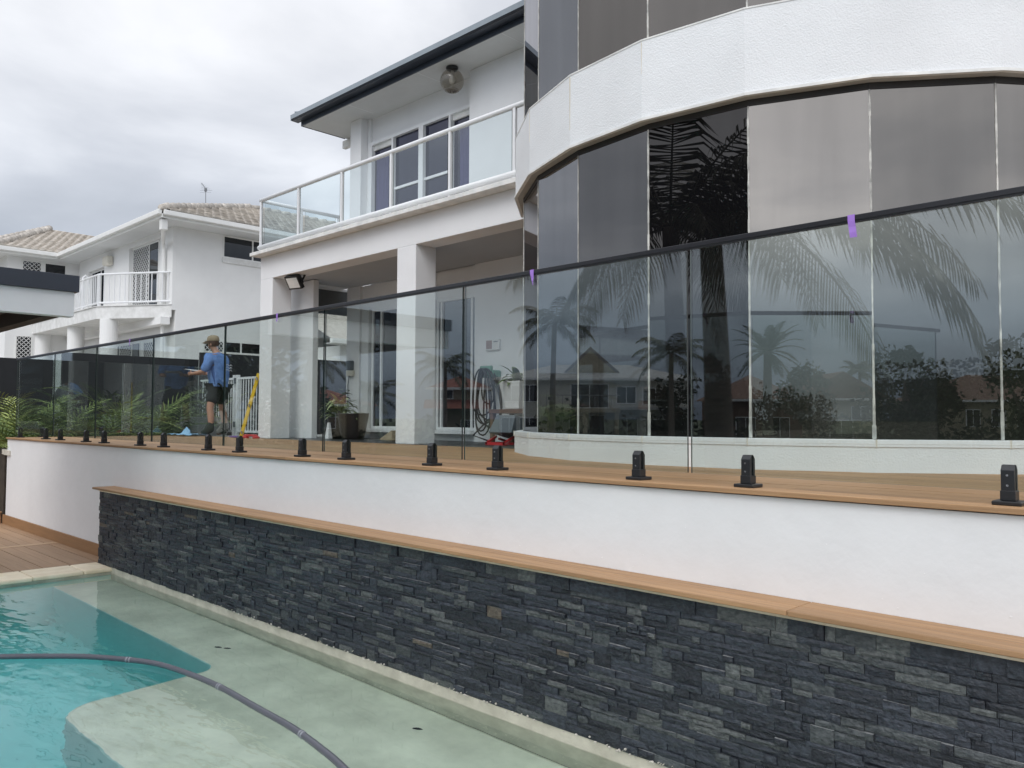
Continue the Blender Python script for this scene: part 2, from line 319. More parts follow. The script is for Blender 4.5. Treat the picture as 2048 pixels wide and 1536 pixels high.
def inst(name, mesh, loc, scale=(1, 1, 1), rot=(0, 0, 0), parent=None, m=None):
    o = bpy.data.objects.new(name, mesh); COL.objects.link(o)
    off = wl(parent) if parent is not None else Vector((0, 0, 0))
    o.location = Vector(loc)-off; o.scale = scale; o.rotation_euler = rot
    if parent is not None: o.parent = parent
    if m is not None: o.material_slots[0].link = 'OBJECT'; o.material_slots[0].material = m
    return o

DZ = 1.365      # top of the upper deck

# ================================================================== SETTING: ground, canal, pool, decks
MB().add([(-2500, -2500, -3.0), (2500, -2500, -3.0), (2500, 2500, -3.0), (-2500, 2500, -3.0)], [(0, 1, 2, 3)]).build('ground', M['grass'], kind='structure')
MB().add([(-70, -130, -1.2), (70, -130, -1.2), (70, -5.9, -1.2), (-70, -5.9, -1.2)], [(0, 1, 2, 3)]).build('canal_water', M['canal'], kind='structure')
MB().prism([(-66, -6), (70, -131), (70, -600), (-600, -600), (-600, -6)], -3.1, -0.3).build('far_bank', M['grass'], kind='structure')
# our lot: slabs round the pool
PX0, PX1, PY0, PY1 = -9.63, -1.25, -1.4, 3.40
ZW = -0.055
lot = MB()
for x0, y0, x1, y1 in ((-600, PY1+0.3, 600, 600), (-600, -6, PX0-0.5, PY1+0.3), (PX1, -6, 600, PY1+0.3), (PX0-0.5, -6, PX1, PY0)):
    lot.box(x0, y0, -3.05, x1, y1, -0.03)
lot.build('garden_ground', M['paving'], kind='structure')
# pool shell (benches, walls, floor)
def arc(cx, cy, r, a0, a1, n=6): return [(cx+r*math.cos(R(a0+(a1-a0)*i/n)), cy+r*math.sin(R(a0+(a1-a0)*i/n))) for i in range(n+1)]
ps = struct('pool_shell')
sh = MB()
sh.box(PX0-0.5, PY0, -2.4, PX1, PY1+0.3, -1.95)                      # floor
sh.box(PX0-0.5, PY0, -1.95, PX0, PY1, -0.135)                        # left wall
sh.box(PX0, PY0-0.25, -1.95, PX1, PY0, -0.035)
sh.box(PX1, PY0, -1.95, PX1+0.25, PY1, -0.035)
sh.build('pool_wall', M['deepplaster'], ps)
bench = [(PX0, 2.79)] + [(-6.05, 2.79)] + arc(-5.95, 2.62, 0.17, 90, 0, 6)[0:] + [(-5.70, 1.95)] + [(x, y) for x, y in arc(-5.40, 1.985, 0.30, 180, 270, 6)] + [(PX1, 1.685), (PX1, PY1), (PX0, PY1)]
bench = [(PX0, 2.79), (-6.0, 2.79)] + arc(-5.92, 2.65, 0.14, 90, 20, 5) + [(-5.72, 2.0)] + arc(-5.45, 1.945, 0.26, 180, 270, 6) + [(PX1, 1.685), (PX1, PY1), (PX0, PY1)]
bm_ = MB(); bm_.prism(bench, -1.95, -0.355)
bm_.mi = [0, 0]+[1]*(len(bm_.f)-2)
bo = bm_.build('pool_bench', [M['plaster'], M['deepplaster']], ps, bevel=0.03)
band = MB()
band.box(PX0+0.001, PY1-0.012, -0.355, PX1, PY1+0.12, 0.012)            # band under the stone wall
band.box(PX0-0.3, PY0, -0.135, PX0+0.004, PY1, -0.034)
band.build('pool_edge_band', M['poolband'], ps)
# water body: closed volume so depth tints it
wm = bpy.data.materials.new('pool_water'); wm.use_nodes = True; t = wm.node_tree; t.nodes.clear(); nn = t.nodes.new; lk = t.links.new
o_ = nn('ShaderNodeOutputMaterial'); gb = nn('ShaderNodeBsdfGlass'); gb.inputs['IOR'].default_value = 1.33; gb.inputs['Roughness'].default_value = 0.0
va = nn('ShaderNodeVolumeAbsorption'); va.inputs['Color'].default_value = (0.75, 0.965, 0.972, 1); va.inputs['Density'].default_value = 1.0
ge = nn('ShaderNodeNewGeometry')
mp = nn('ShaderNodeMapping'); mp.inputs['Scale'].default_value = (1.2, 3.0, 1); mp.inputs['Rotation'].default_value = (0, 0, R(45)); lk(ge.outputs['Position'], mp.inputs[0])
nz = nn('ShaderNodeTexNoise'); nz.inputs['Scale'].default_value = 2.6; nz.inputs['Detail'].default_value = 2; lk(mp.outputs[0], nz.inputs['Vector'])
bp = nn('ShaderNodeBump'); bp.inputs['Distance'].default_value = 0.05
# breeze only reaches the open part of the pool, the shelf by the wall lies still
sp_ = nn('ShaderNodeSeparateXYZ'); lk(ge.outputs['Position'], sp_.inputs[0])
mr = nn('ShaderNodeMapRange'); mr.inputs[1].default_value = 2.75; mr.inputs[2].default_value = 1.7; mr.inputs[3].default_value = 0.010; mr.inputs[4].default_value = 0.15; lk(sp_.outputs[1], mr.inputs[0])
mr2 = nn('ShaderNodeMapRange'); mr2.inputs[1].default_value = -5.6; mr2.inputs[2].default_value = -7.4; mr2.inputs[3].default_value = 1.0; mr2.inputs[4].default_value = 2.6; lk(sp_.outputs[0], mr2.inputs[0])
mu = nn('ShaderNodeMath'); mu.operation = 'MULTIPLY'; lk(mr.outputs[0], mu.inputs[0]); lk(mr2.outputs[0], mu.inputs[1])
lk(mu.outputs[0], bp.inputs['Strength'])
lk(nz.outputs[0], bp.inputs['Height']); lk(bp.outputs[0], gb.inputs['Normal'])
lk(gb.outputs[0], o_.inputs['Surface']); lk(va.outputs[0], o_.inputs['Volume'])
MB().box(PX0-0.15, PY0-0.15, -2.1, PX1+0.15, PY1+0.06, ZW).build('pool_water', wm, kind='structure')
# coping along the left end
cpg = struct('pool_coping')
y = PY0
k = 0
while y < PY1-0.05:
    ln = min(0.50, PY1-0.005-y)
    MB().box(PX0-0.47+random.uniform(-.004, .004), y+0.002, -0.034, PX0+0.03+random.uniform(-.006, .006), y+ln-0.002, 0.012+random.uniform(-.001, .001)).build('coping_stone', M['coping'], cpg, bevel=0.014)
    y += ln
# lower deck at the left of the pool
ld = struct('lower_deck')
MB().box(-16.0, -2.5, -0.03, PX0-0.475, 3.56, -0.022).build('joist_shadow', M['darkgap'], ld)
y = 3.555; row = 0
while y > -2.4:
    for x0, x1 in ((-15.95, -12.13), (-11.985, PX0-0.478)):
        MB().box(x0+0.002, y-0.136, -0.022, x1-0.002, y, 0.006+random.uniform(-.0008, .0008)).build('deck_board', M['deck_low'], ld)
    y -= 0.1385 if row % 2 else 0.1465; row += 1
MB().box(-12.127, -2.4, -0.022, -11.988, 3.555, 0.0085).build('breaker_board', M['deckx'], ld)
# upper deck: boards along the fence
ud = struct('upper_deck')
MB().box(-14.70, 3.60, 1.0, 1.2, 6.37, DZ-0.026).build('deck_frame', M['darkgap'], ud)
y = 3.545; row = 0
while y < 6.36:
    wd = 0.137
    cuts = [-14.72, -11.0+(row % 2)*1.9+random.uniform(-.3, .3), -5.9+(row % 2)*1.6+random.uniform(-.3, .3), -0.6-(row % 2)*1.2, 1.2]
    for x0, x1 in zip(cuts, cuts[1:]):
        dz = random.uniform(-.0008, .0008)
        MB().box(x0+0.0015, y, DZ-0.024+dz, x1-0.0015, min(y+wd, 6.375), DZ+dz, 0).build('deck_board', M['deck'], ud, bevel=0.003 if row < 3 else 0)
    y += wd+0.0035; row += 1
# dark porch tiles
pf = struct('porch_floor')
MB().box(-12.5, 6.38, 1.0, -5.0, 9.5, DZ-0.012).build('tile_bed', M['darkgap'], pf)
yy = 6.382
while yy < 9.4:
    xx = -12.4
    while xx < -5.2:
        MB().box(xx+.003, yy+.003, DZ-0.012, xx+.597, min(yy+.597, 9.5), DZ-0.001+random.uniform(-.0006, .0006)).build('floor_tile', M['tile'], pf)
        xx += .6
    yy += .6
# garden bed at the far left end, with treads up to it
MB().box(-17.6, 3.55, -0.03, -14.76, 12, 1.10).build('garden_bed', M['soil'], kind='structure')
MB().box(-14.75, 6.9, -0.03, -12.51, 12, DZ-0.02).build('side_path', M['concrete'], kind='structure')

# ================================================================== RETAINING WALL, STONE WALL
rw = thing('retaining_wall', 'long smooth white wall carrying the timber deck above the pool', 'wall', (-7, 3.57, 0))
MB().box(-14.72, 3.572, -0.03, 1.2, 3.595, DZ-0.030).build('wall_face', M['wall_low'], rw)
MB().box(-14.72, 3.597, -0.03, 1.2, 3.75, DZ-0.06).build('wall_core', M['concrete'], rw)
MB().box(-14.78, 3.545, 0.006, -10.03, 3.570, 0.15).build('skirting_board', M['deckedge'], rw, bevel=0.003)
pb = MB(); rgb = random.Random(31)
for k in range(26):
    x = rgb.uniform(-6.5, -.8); z = .905+abs(rgb.gauss(0, .02)) if k % 3 else rgb.uniform(.95, 1.25); s_ = rgb.uniform(.002, .0055)
    pb.obox((x, 3.5715, z), (s_*1.6, 0, 0), (0, .003, 0), (s_*.3, 0, s_))
pb.build('paint_blobs', M['wall_low'], rw, kind='stuff')
sw = thing('stone_wall', 'low black stacked slate wall with a timber cap beside the pool', 'wall', (-5, 3.4, 0))
SX0, SX1, SY = -10.02, 1.0, 3.385
MB().box(SX0+0.02, SY+0.012, 0.012, SX1, 3.5705, 0.83).build('wall_core', M['darkgap'], sw)
MB().box(SX0+0.004, SY-0.016, 0.838, SX1, 3.57, 0.857).build('mortar_bed', M['coping'], sw)
capx = [-10.11, -6.72, -3.9, -1.62, 1.0]
for a, b in zip(capx, capx[1:]):
    MB().box(a+.0015, 3.325, 0.858, b-.0015, 3.446, 0.882).build('cap_board', M['deck'], sw, bevel=0.004)
    MB().box(a+.0015, 3.450, 0.858, b-.0015, 3.5705, 0.8815).build('cap_board', M['deck'], sw, bevel=0.004)
# stones: rough-faced slips laid in thin courses
def stone_mesh(k):
    rg = random.Random(100+k); nx, nz = 4, 3
    v = []; f = []; mi = []
    for j in range(nz+1):
        for i in range(nx+1):
            ex = i in (0, nx); ez = j in (0, nz)
            d = 0.0 if (ex or ez) else rg.uniform(0.15, 1.0)
            v.append(((i/nx)-0.5 + (0 if ex else rg.uniform(-.06, .06)), -d, (j/nz)-0.5+(0 if ez else rg.uniform(-.06, .06))))
    for j in range(nz):
        for i in range(nx):
            a = j*(nx+1)+i; f.append((a, a+1, a+nx+2, a+nx+1)); mi.append(0)
    o = len(v)
    top = [nz*(nx+1)+i for i in range(nx+1)]; bot = [i for i in range(nx+1)]
    for (x, z) in ((-.5, -.5), (.5, -.5), (.5, .5), (-.5, .5)): v.append((x, 5.0, z))
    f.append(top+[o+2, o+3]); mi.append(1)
    f.append([o, o+1]+bot[::-1]); mi.append(0)
    f.append([j*(nx+1) for j in range(nz+1)]+[o+3, o]); f[-1] = f[-1][::-1]; mi.append(0)
    f.append([j*(nx+1)+nx for j in range(nz+1)]+[o+2, o+1]); mi.append(0)
    me = bpy.data.meshes.new('stone'); me.from_pydata(v, [], f); me.materials.append(STONE[0]); me.materials.append(M['ledge_light'] if k % 3 == 0 else STONE[k % 5]); me.polygons.foreach_set('material_index', mi)
    return me
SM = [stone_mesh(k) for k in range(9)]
rg = random.Random(5)
stones = []
z = 0.014
courses = []
while z < 0.80:
    h = rg.choice((0.024, 0.030, 0.034, 0.038, 0.042)); courses.append((z, h)); z += h
courses[-1] = (courses[-1][0], 0.836-courses[-1][0])
skip = []
for ci, (z, h) in enumerate(courses):
    x = SX0 + rg.uniform(0, 0.0)
    nxt = []
    while x < SX1:
        hit = [s for s in skip if s[0]-0.012 <= x < s[1]-0.012]
        if hit: x = hit[0][1]; continue
        ln = rg.choice((0.05, 0.07, 0.10, 0.12, 0.15, 0.18, 0.22, 0.26))*rg.uniform(.85, 1.15)
        nx_ = min([s[0] for s in skip if s[0] > x]+[SX1])
        if x+ln > nx_-0.035: ln = nx_-x
        hh = h
        if ci+1 < len(courses)-1 and 0.06 < ln < 0.17 and rg.random() < 0.16:
            hh = h+courses[ci+1][1]; nxt.append((x, x+ln))
        stones.append((x, ln, z, hh, rg.random())); x += ln
    skip = nxt
def near(s):
    cx, cz = s[0]+s[1]/2, s[2]+s[3]/2
    d = math.sqrt(cx*cx+SY*SY+(cz-1.7)**2); vis = 1 if cx < -0.75+0 else 0
    px = 0 if cx > -0.85 else 1
    inv = 1024+1621.9*((cx*cy-SY*sy)/(cx*sy+SY*cy))
    iy = 830+1621.9*(1.7-cz)/(cx*sy+SY*cy)
    if inv > 2060 or iy > 1545: return -1
    return s[1]*s[3]/d**2
order = sorted(stones, key=near, reverse=True)
big, rest = order[:300], order[300:]
def smat(r): return STONE[0] if r < .25 else STONE[1] if r < .50 else STONE[2] if r < .67 else STONE[4] if r < .90 else STONE[3] if r < .993 else STONE[5]
for x, ln, z, h, r_ in big:
    pr = rg.uniform(0.0, 0.009)
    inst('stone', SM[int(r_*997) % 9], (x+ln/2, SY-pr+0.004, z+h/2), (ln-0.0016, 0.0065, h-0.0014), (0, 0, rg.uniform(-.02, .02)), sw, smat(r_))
sf = MB()
for x, ln, z, h, r_ in rest:
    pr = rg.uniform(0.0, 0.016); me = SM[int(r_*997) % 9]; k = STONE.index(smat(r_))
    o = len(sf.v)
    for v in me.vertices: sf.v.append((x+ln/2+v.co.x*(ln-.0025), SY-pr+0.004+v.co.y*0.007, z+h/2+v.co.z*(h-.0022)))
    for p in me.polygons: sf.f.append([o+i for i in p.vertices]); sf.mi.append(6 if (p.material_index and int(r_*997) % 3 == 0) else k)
sf.build('stone', STONE+[M['ledge_light']], sw, kind='stuff')
# ragged left end of the wall
re_ = MB()
for z, h in courses:
    re_.box(SX0-rg.uniform(0.0, 0.016), SY+0.004, z+.001, SX0+0.03, 3.569, z+h-.001, rg.randrange(5))
re_.build('end_stone', STONE, sw, kind='stuff')
# pale mortar crumbs along the foot of the wall
mc = MB()
x = SX0+0.15
while x < SX1:
    dens = 0.0 if x < -7.5 else 0.25 if x < -4 else .4
    if rg.random() < dens:
        s_ = rg.uniform(.002, .007); zz_ = 0.012+abs(rg.gauss(0, .011))
        mc.obox((x, SY-0.014-rg.uniform(0, .006), zz_), (s_*rg.uniform(.8, 2.2), 0, rg.uniform(-.005, .005)), (0, .01, .002), (0, -.002, s_*rg.uniform(.6, 1.3)))
    x += rg.uniform(.006, .022)
mc.build('mortar_crumbs', M['mortar'], sw, kind='stuff')

# ================================================================== GLASS FENCES
FY = 3.67; RT = DZ+1.247
def panel_mb(a, b, z0, z1, th=0.012):
    """upright sheet from a to b (x, y) with dark polished edges"""
    a, b = Vector((*a, 0)), Vector((*b, 0)); d = (b-a).normalized(); n_ = Vector((-d.y, d.x, 0))*th/2
    p = [a-n_, b-n_, b+n_, a+n_]
    q = [(v.x, v.y, z0) for v in p]+[(v.x, v.y, z1) for v in p]
    g = MB(); g.add(q, [(0, 1, 5, 4), (2, 3, 7, 6)], 0); g.add(q, [(0, 3, 2, 1), (4, 5, 6, 7), (1, 2, 6, 5)], 1); g.add(q, [(3, 0, 4, 7)], 2); return g
gf = thing('glass_fence', 'frameless glass fence with black top rail along the front of the deck', 'fence', (-7, FY, DZ))
gaps = [-14.68, -12.80, -11.10, -9.29, -7.55, -5.78, -4.07, -2.31, -0.53, 1.15]
for a, b in zip(gaps, gaps[1:]):
    panel_mb((a+0.011, FY), (b-0.011, FY), DZ+0.055, RT-0.010).build('glass_panel', [M['fence_glass'], M['glass_edge'], M['edge_pale']], gf)
MB().box(-14.70, FY-0.0125, RT-0.016, 1.2, FY+0.0125, RT+0.010).build('top_rail', M['rail'], gf, bevel=0.003)
MB().box(-14.70, FY-0.009, RT-0.024, 1.2, FY+0.009, RT-0.0165).build('rail_seal', M['black'], gf)
def spigot(parent, x, y, turn=0):
    g = MB()
    def bx(x0, y0, z0, x1, y1, z1, m=0):
        if turn: g.box(x-y1, y+x0, z0, x-y0, y+x1, z1, m)
        else: g.box(x+x0, y+y0, z0, x+x1, y+y1, z1, m)
    bx(-.052, -.052, DZ+.0012, .052, .052, DZ+.018)
    base = g.build('base_plate', M['black'], None, bevel=0.004); base.name = 'spigot'
    base.parent = parent; WL[base.name] = tuple(wl(parent))
    for v in base.data.vertices: v.co -= wl(parent)
    g = MB()
    # two clamp jaws with sloping tops, and the collar at the foot
    for s in (-1, 1):
        z1, z0 = DZ+.160, DZ+.0185
        ys = (s*.0075, s*.026)
        prof = [(ys[0], z0), (ys[1], z0), (ys[1], z1-.022), (ys[0], z1)]
        pts = []
        for xx in (-.024, .024):
            for yv, zv in prof: pts.append((x-yv, y+xx, zv) if turn else (x+xx, y+yv, zv))
        fs = [(0, 1, 2, 3), (7, 6, 5, 4), (0, 4, 5, 1), (1, 5, 6, 2), (2, 6, 7, 3), (3, 7, 4, 0)]
        if s < 0: fs = [f[::-1] for f in fs]
        g.add(pts, fs)
    g2 = g.build('clamp', M['black'], base, bevel=0.002)
    g = MB(); bx(-.027, -.029, DZ+.0187, .027, .029, DZ+.058); g.build('collar', M['black'], base, bevel=0.002)
    if not turn:
        for zc in (DZ+.078, DZ+.118):
            g = MB(); g.tube([(x-.001, y-.0262, zc), (x-.001, y-.0282, zc)], .0048, 8); g.build('screw', M['steel'], base)
    return base
spx = []
for g_ in gaps[1:-1]: spx += [g_-0.325, g_+0.33]
spx = [-14.42]+spx
for x in spx: spigot(gf, x, FY)
sgf = thing('side_glass_fence', 'shorter clear glass fence returning from the far corner of the deck', 'fence', (-14.68, 5.3, DZ))
for a, b in ((3.70, 5.28), (5.30, 6.88)):
    panel_mb((-14.68, a), (-14.68, b), DZ+0.055, DZ+1.262).build('glass_panel', [M['fence_glass'], M['trim'], M['trim']], sgf)
for yv in (4.05, 4.95, 6.41, 6.80): spigot(sgf, -14.68, yv, 1)
# purple tape tabs left on the rail
def tape(x, ln, lean, label, crumple=0.0):
    g = MB(); h = RT+.0106; wd = .016
    path = [(FY+.014, h-.02, 0), (FY+.0135, h, 0), (FY-.0135, h+.0004, 0), (FY-.0145, h-.028, 0.1), (FY-.013, h-.028-ln*.35, 0.4), (FY-.016, h-.028-ln*.7, 0.8), (FY-.014, h-.028-ln, 1.0)]
    for i in range(len(path)-1):
        (y0, z0, t0), (y1, z1, t1) = path[i], path[i+1]
        k0, k1 = x+lean*t0, x+lean*t1; e0 = crumple*t0; e1 = crumple*t1
        g.add([(k0-wd+e0, y0, z0), (k0+wd, y0-e0*.4, z0), (k1+wd, y1-e1*.4, z1), (k1-wd+e1, y1, z1)], [(0, 1, 2, 3)])
    o = g.build('tape_strip', M['tape']); tag(o, label, 'tape', 'purple tape tabs on the glass fence rail')
    s = o.modifiers.new('thick', 'SOLIDIFY'); s.thickness = .0006
tape(-1.455, 0.075, 0.010, 'purple tape tab nearest the camera, hanging below the black rail before the tan bay glass')
tape(-3.43, 0.07, 0.004, 'purple tape tab crumpled to a point at the left edge of the bay windows', 0.02)
tape(-6.54, 0.045, 0.0, 'small purple tape tab on the rail in front of the left porch column', 0.01)
tape(-9.97, 0.06, 0.0, 'farthest purple tape tab on the rail, before the neighbour round columns', 0.012)

# ================================================================== OUR HOUSE
hs = thing('house', 'white two storey house with porch, balcony and curved glass bay', 'house', (-8, 8, 0))
YB = 7.88; BB = 3.90; BT = 4.27
S = lambda n, mb, m_, **k: mb.build(n, M[m_] if isinstance(m_, str) else m_, hs, **k)
# porch columns
for x0, x1 in ((-12.005, -11.62), (-8.415, -8.03)):
    S('column', MB().box(x0, 6.41, DZ, x1, 6.745, BB), 'render', bevel=0.008)
S('wall_fin', MB().box(-12.2, 6.95, DZ, -11.30, 7.05, BB-.001), 'render', bevel=0.006)
# beam, balcony slab with drip lip
S('beam', MB().box(-12.01, 6.412, BB, -6.12, 6.72, BT), 'render', bevel=0.006)
S('side_beam', MB().box(-12.008, 6.722, BB+.002, -11.70, 7.86, BT-.002), 'render')
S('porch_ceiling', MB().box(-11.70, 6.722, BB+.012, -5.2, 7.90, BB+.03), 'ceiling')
S('balcony_slab', MB().box(-12.06, 6.24, BT+.001, -6.05, 7.86, BT+.055), 'trimold', bevel=0.004)
S('balcony_floor', MB().box(-12.0, 6.44, BT+.056, -6.05, 7.86, BT+.075), 'paving')
# porch back wall with two sliding doors
wl_ = MB()
wl_.box(-11.735, YB, DZ-.2, -11.36, YB+.3, BB+.012)
wl_.box(-11.36, YB+.06, 3.50, -9.75, YB+.3, BB+.012)
wl_.box(-11.36, YB+.06, DZ-.2, -9.75, YB+.3, DZ+.13)
wl_.box(-9.75, YB, DZ-.2, -9.45, YB+.3, BB+.012)
wl_.box(-9.45, YB+.06, 3.50, -8.515, YB+.3, BB+.012)
wl_.box(-9.45, YB+.06, DZ-.2, -8.515, YB+.3, DZ+.13)
wl_.box(-8.515, YB, DZ-.2, -5.4, YB+.3, BB+.012)
S('porch_wall', wl_, 'render')
S('door_step', MB().box(-11.2, YB-.06, DZ+.10, -9.8, YB+.058, DZ+.15), 'trim', bevel=0.004)
S('door_step', MB().box(-9.44, YB-.08, DZ+.10, -8.50, YB+.058, DZ+.15), 'trim', bevel=0.004)
def sliding(x0, x1, z0, z1, mid, yy, fw_=0.045, pane='window', rails=()):
    fr = MB()
    fr.box(x0, yy-.03, z0, x0+fw_, yy+.05, z1); fr.box(x1-fw_, yy-.03, z0, x1, yy+.05, z1)
    fr.box(x0+fw_, yy-.03, z1-fw_, x1-fw_, yy+.05, z1); fr.box(x0+fw_, yy-.03, z0, x1-fw_, yy+.05, z0+fw_)
    d = S('sliding_door', fr, 'trim', bevel=0.002)
    xs = [x0+fw_]+list(mid)+[x1-fw_]
    for i, (a, b) in enumerate(zip(xs, xs[1:])):
        off = .004 if i % 2 else -.012
        MB().box(a, yy+off+.005, z0+fw_, b, yy+off+.011, z1-fw_).build('pane', M[pane], d)
        if i: MB().box(a-.02, yy-.022, z0+fw_, a+.02, yy+.02, z1-fw_).build('stile', M['trim'], d)
    return d
sliding(-11.11, -9.78, DZ+.15, 3.50, (-10.86,), YB+.10)
sliding(-9.44, -8.52, DZ+.15, 3.50, (-9.34, -8.66), YB+.10)
S('reveal_strip', MB().box(-11.33, YB+.02, DZ+.13, -11.13, YB+.09, 3.52), 'soffit')
# rolled shade in the end opening of the porch
S('roller_blind', MB().box(-11.91, 7.06, 3.46, -11.89, 7.985, BB-.03), 'blind')
S('blind_track', MB().box(-11.935, 7.06, BB-.028, -11.87, 7.985, BB+.010), 'soffit')
# upper storey wall with four-light window
uw = MB()
uw.box(-11.50, YB+.02, BT, -11.13, YB+.3, 6.72)
uw.box(-11.13, YB+.06, 6.30, -8.54, YB+.3, 6.72)
uw.box(-11.13, YB+.06, BT, -8.54, YB+.3, BT+.06)
S('upper_wall', uw, 'render')
S('upper_pier', MB().box(-11.52, YB-.12, BT+.056, -11.21, YB+.018, 6.719), 'render', bevel=0.006)
S('upper_pier', MB().box(-8.545, YB-.10, BT+.056, -5.4, YB+.3, 6.719), 'render', bevel=0.004)
wx = [-11.12, -10.50, -9.77, -9.09, -8.55]
zb, zt = BT+.06, 6.295
wf = MB()
wf.box(wx[0]-.0, YB+.0, zb, wx[0]+.05, YB+.11, zt); wf.box(wx[4]-.045, YB, zb, wx[4], YB+.11, zt)
wf.box(wx[0]+.05, YB, zt-.05, wx[4]-.045, YB+.11, zt); wf.box(wx[0]+.05, YB, zb, wx[4]-.045, YB+.11, zb+.05)
wfo = S('upper_window', wf, 'trim', bevel=0.002)
for i, x in enumerate(wx[1:4]):
    hw = .055 if i == 1 else .022
    MB().box(x-hw, YB-.004, zb+.05, x+hw, YB+.09, zt-.05).build('mullion', M['trim'], wfo)
for i in range(4):
    a = wx[i]+(.05 if i == 0 else .055 if i == 2 else .022); b = wx[i+1]-(.045 if i == 3 else .055 if i == 1 else .022)
    dz = .085 if i in (0, 3) else 0
    if dz: MB().box(a, YB+.045, zt-.05-dz, b, YB+.10, zt-.05).build('head_infill', M['trimold'], wfo)
    yy = YB+(.075 if i in (0, 3) else .055)
    MB().box(a, yy, zb+.05, b, yy+.006, zt-.05-dz).build('pane', M['window_blue'], wfo)
    if i in (1, 2): MB().box(a, YB+.03, 5.385, b, YB+.052, 5.425).build('midrail', M['trim'], wfo)
    else: MB().box(a+.05 if i == 0 else a+.14, yy-.004, zb+.06, b-.02, yy-.001, zt-.12-dz).build('curtain', M['curtain'], wfo)
# roof edge: soffit, fascia, gutter, roof
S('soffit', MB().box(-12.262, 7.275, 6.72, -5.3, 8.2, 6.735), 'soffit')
for x in (-10.9, -9.15, -7.4): S('soffit_joint', MB().box(x, 7.30, 6.7175, x+.014, 7.77, 6.7205), 'trim')
S('fascia', MB().box(-12.275, 7.26, 6.712, -5.3, 7.274, 6.83), 'gutter')
S('end_fascia', MB().box(-12.277, 7.275, 6.712, -12.264, 8.15, 6.83), 'gutter')
gx = -12.36
g = MB(); prof = [(7.255, 6.785), (7.13, 6.79), (7.105, 6.815), (7.10, 6.885), (7.115, 6.89), (7.118, 6.82), (7.255, 6.80)]
n = len(prof)
for xx in (gx, -5.3): g.v += [(xx, a, b) for a, b in prof]
for i in range(n):
    g.f.append([i, i+n, (i+1) % n+n, (i+1) % n]); g.mi.append(1 if i in (2, 3) else 0)
g.f.append(list(range(n))[::-1]); g.mi.append(1)
g.f.append([n+i for i in range(n)]); g.mi.append(0)
S('gutter', g, [M['gutter'], M['gutter_lit']])
S('gutter_end', MB().box(gx+.001, 7.104, 6.79, gx+.012, 7.255, 6.884), 'gutter_lit')
S('side_gutter', MB().box(-12.37, 8.16, 6.56, -12.12, 8.24, 6.70), 'nbtrim', bevel=0.01)
S('side_gutter_arm', MB().box(-12.12, 8.17, 6.575, -11.50, 8.235, 6.70), 'nbtrim', bevel=0.008)
rf = MB(); rf.add([(-12.38, 7.12, 6.90), (-4.5, 7.12, 6.90), (-4.5, 11.2, 8.5), (-8.4, 11.2, 8.5), (-12.38, 15.3, 6.90), (-4.5, 15.3, 6.9), (-12.38, 7.12, 6.87), (-12.38, 15.3, 6.87), (-4.5, 7.12, 6.87), (-4.5, 15.3, 6.87)],
                  [(0, 1, 2, 3), (0, 3, 4), (4, 3, 2, 5), (0, 6, 8, 1), (0, 4, 7, 6), (4, 5, 9, 7), (1, 8, 9, 5, 2), (6, 7, 9, 8)])
S('roof', rf, 'roofdark')
S('roof_tile_edge', MB().tube([(-12.2, 7.10, 6.893), (-12.2, 7.5, 7.03)], .018, 8), 'gutter_lit')
# body of the house behind
body = MB()
body.box(-11.74, YB+.31, -.03, 2.0, 15.0, BB+.05); body.box(-11.49, YB+.31, BB+.05, 2.0, 15.0, 6.71)
S('rear_wall', body, 'nbwall')
# balcony balustrade
bal = S('balustrade', MB().tube([(-11.92, 6.345, 5.168), (-5.6, 6.345, 5.168)], .030, 10).tube([(-11.90, 6.345, 5.165), (-11.90, 7.86, 5.165)], .030, 10), 'trim', smooth=True)
low = MB().tube([(-11.93, 6.335, 4.405), (-5.7, 6.335, 4.405)], .036, 10).tube([(-11.90, 6.345, 4.405), (-11.90, 7.86, 4.405)], .032, 10)
low.build('lower_rail', M['trim'], bal, smooth=True)
px_ = [-11.895, -10.76, -9.61, -8.47, -7.305, -6.215]
for x in px_: MB().box(x-.019, 6.326, 4.326, x+.019, 6.364, 5.15).build('post', M['trim'], bal, bevel=0.004)
for y in (7.07, 7.80): MB().box(-11.919, y-.019, 4.326, -11.881, y+.019, 5.15).build('post', M['trim'], bal, bevel=0.004)
for a, b in zip(px_, px_[1:]):
    panel_mb((a+.045, 6.345), (b-.045, 6.345), 4.425, 5.145, .008).build('glass_pane', [M['balc_glass'], M['glass_edge'], M['edge_pale']], bal)
for a, b in ((6.38, 7.03), (7.11, 7.76)):
    panel_mb((-11.90, a+.03), (-11.90, b-.03), 4.425, 5.145, .008).build('glass_pane', [M['balc_glass'], M['glass_edge'], M['edge_pale']], bal)
for x in px_: MB().box(x+.05, 6.30, 4.327, x+.20, 6.37, 4.345).build('rail_bracket', M['trimold'], bal)

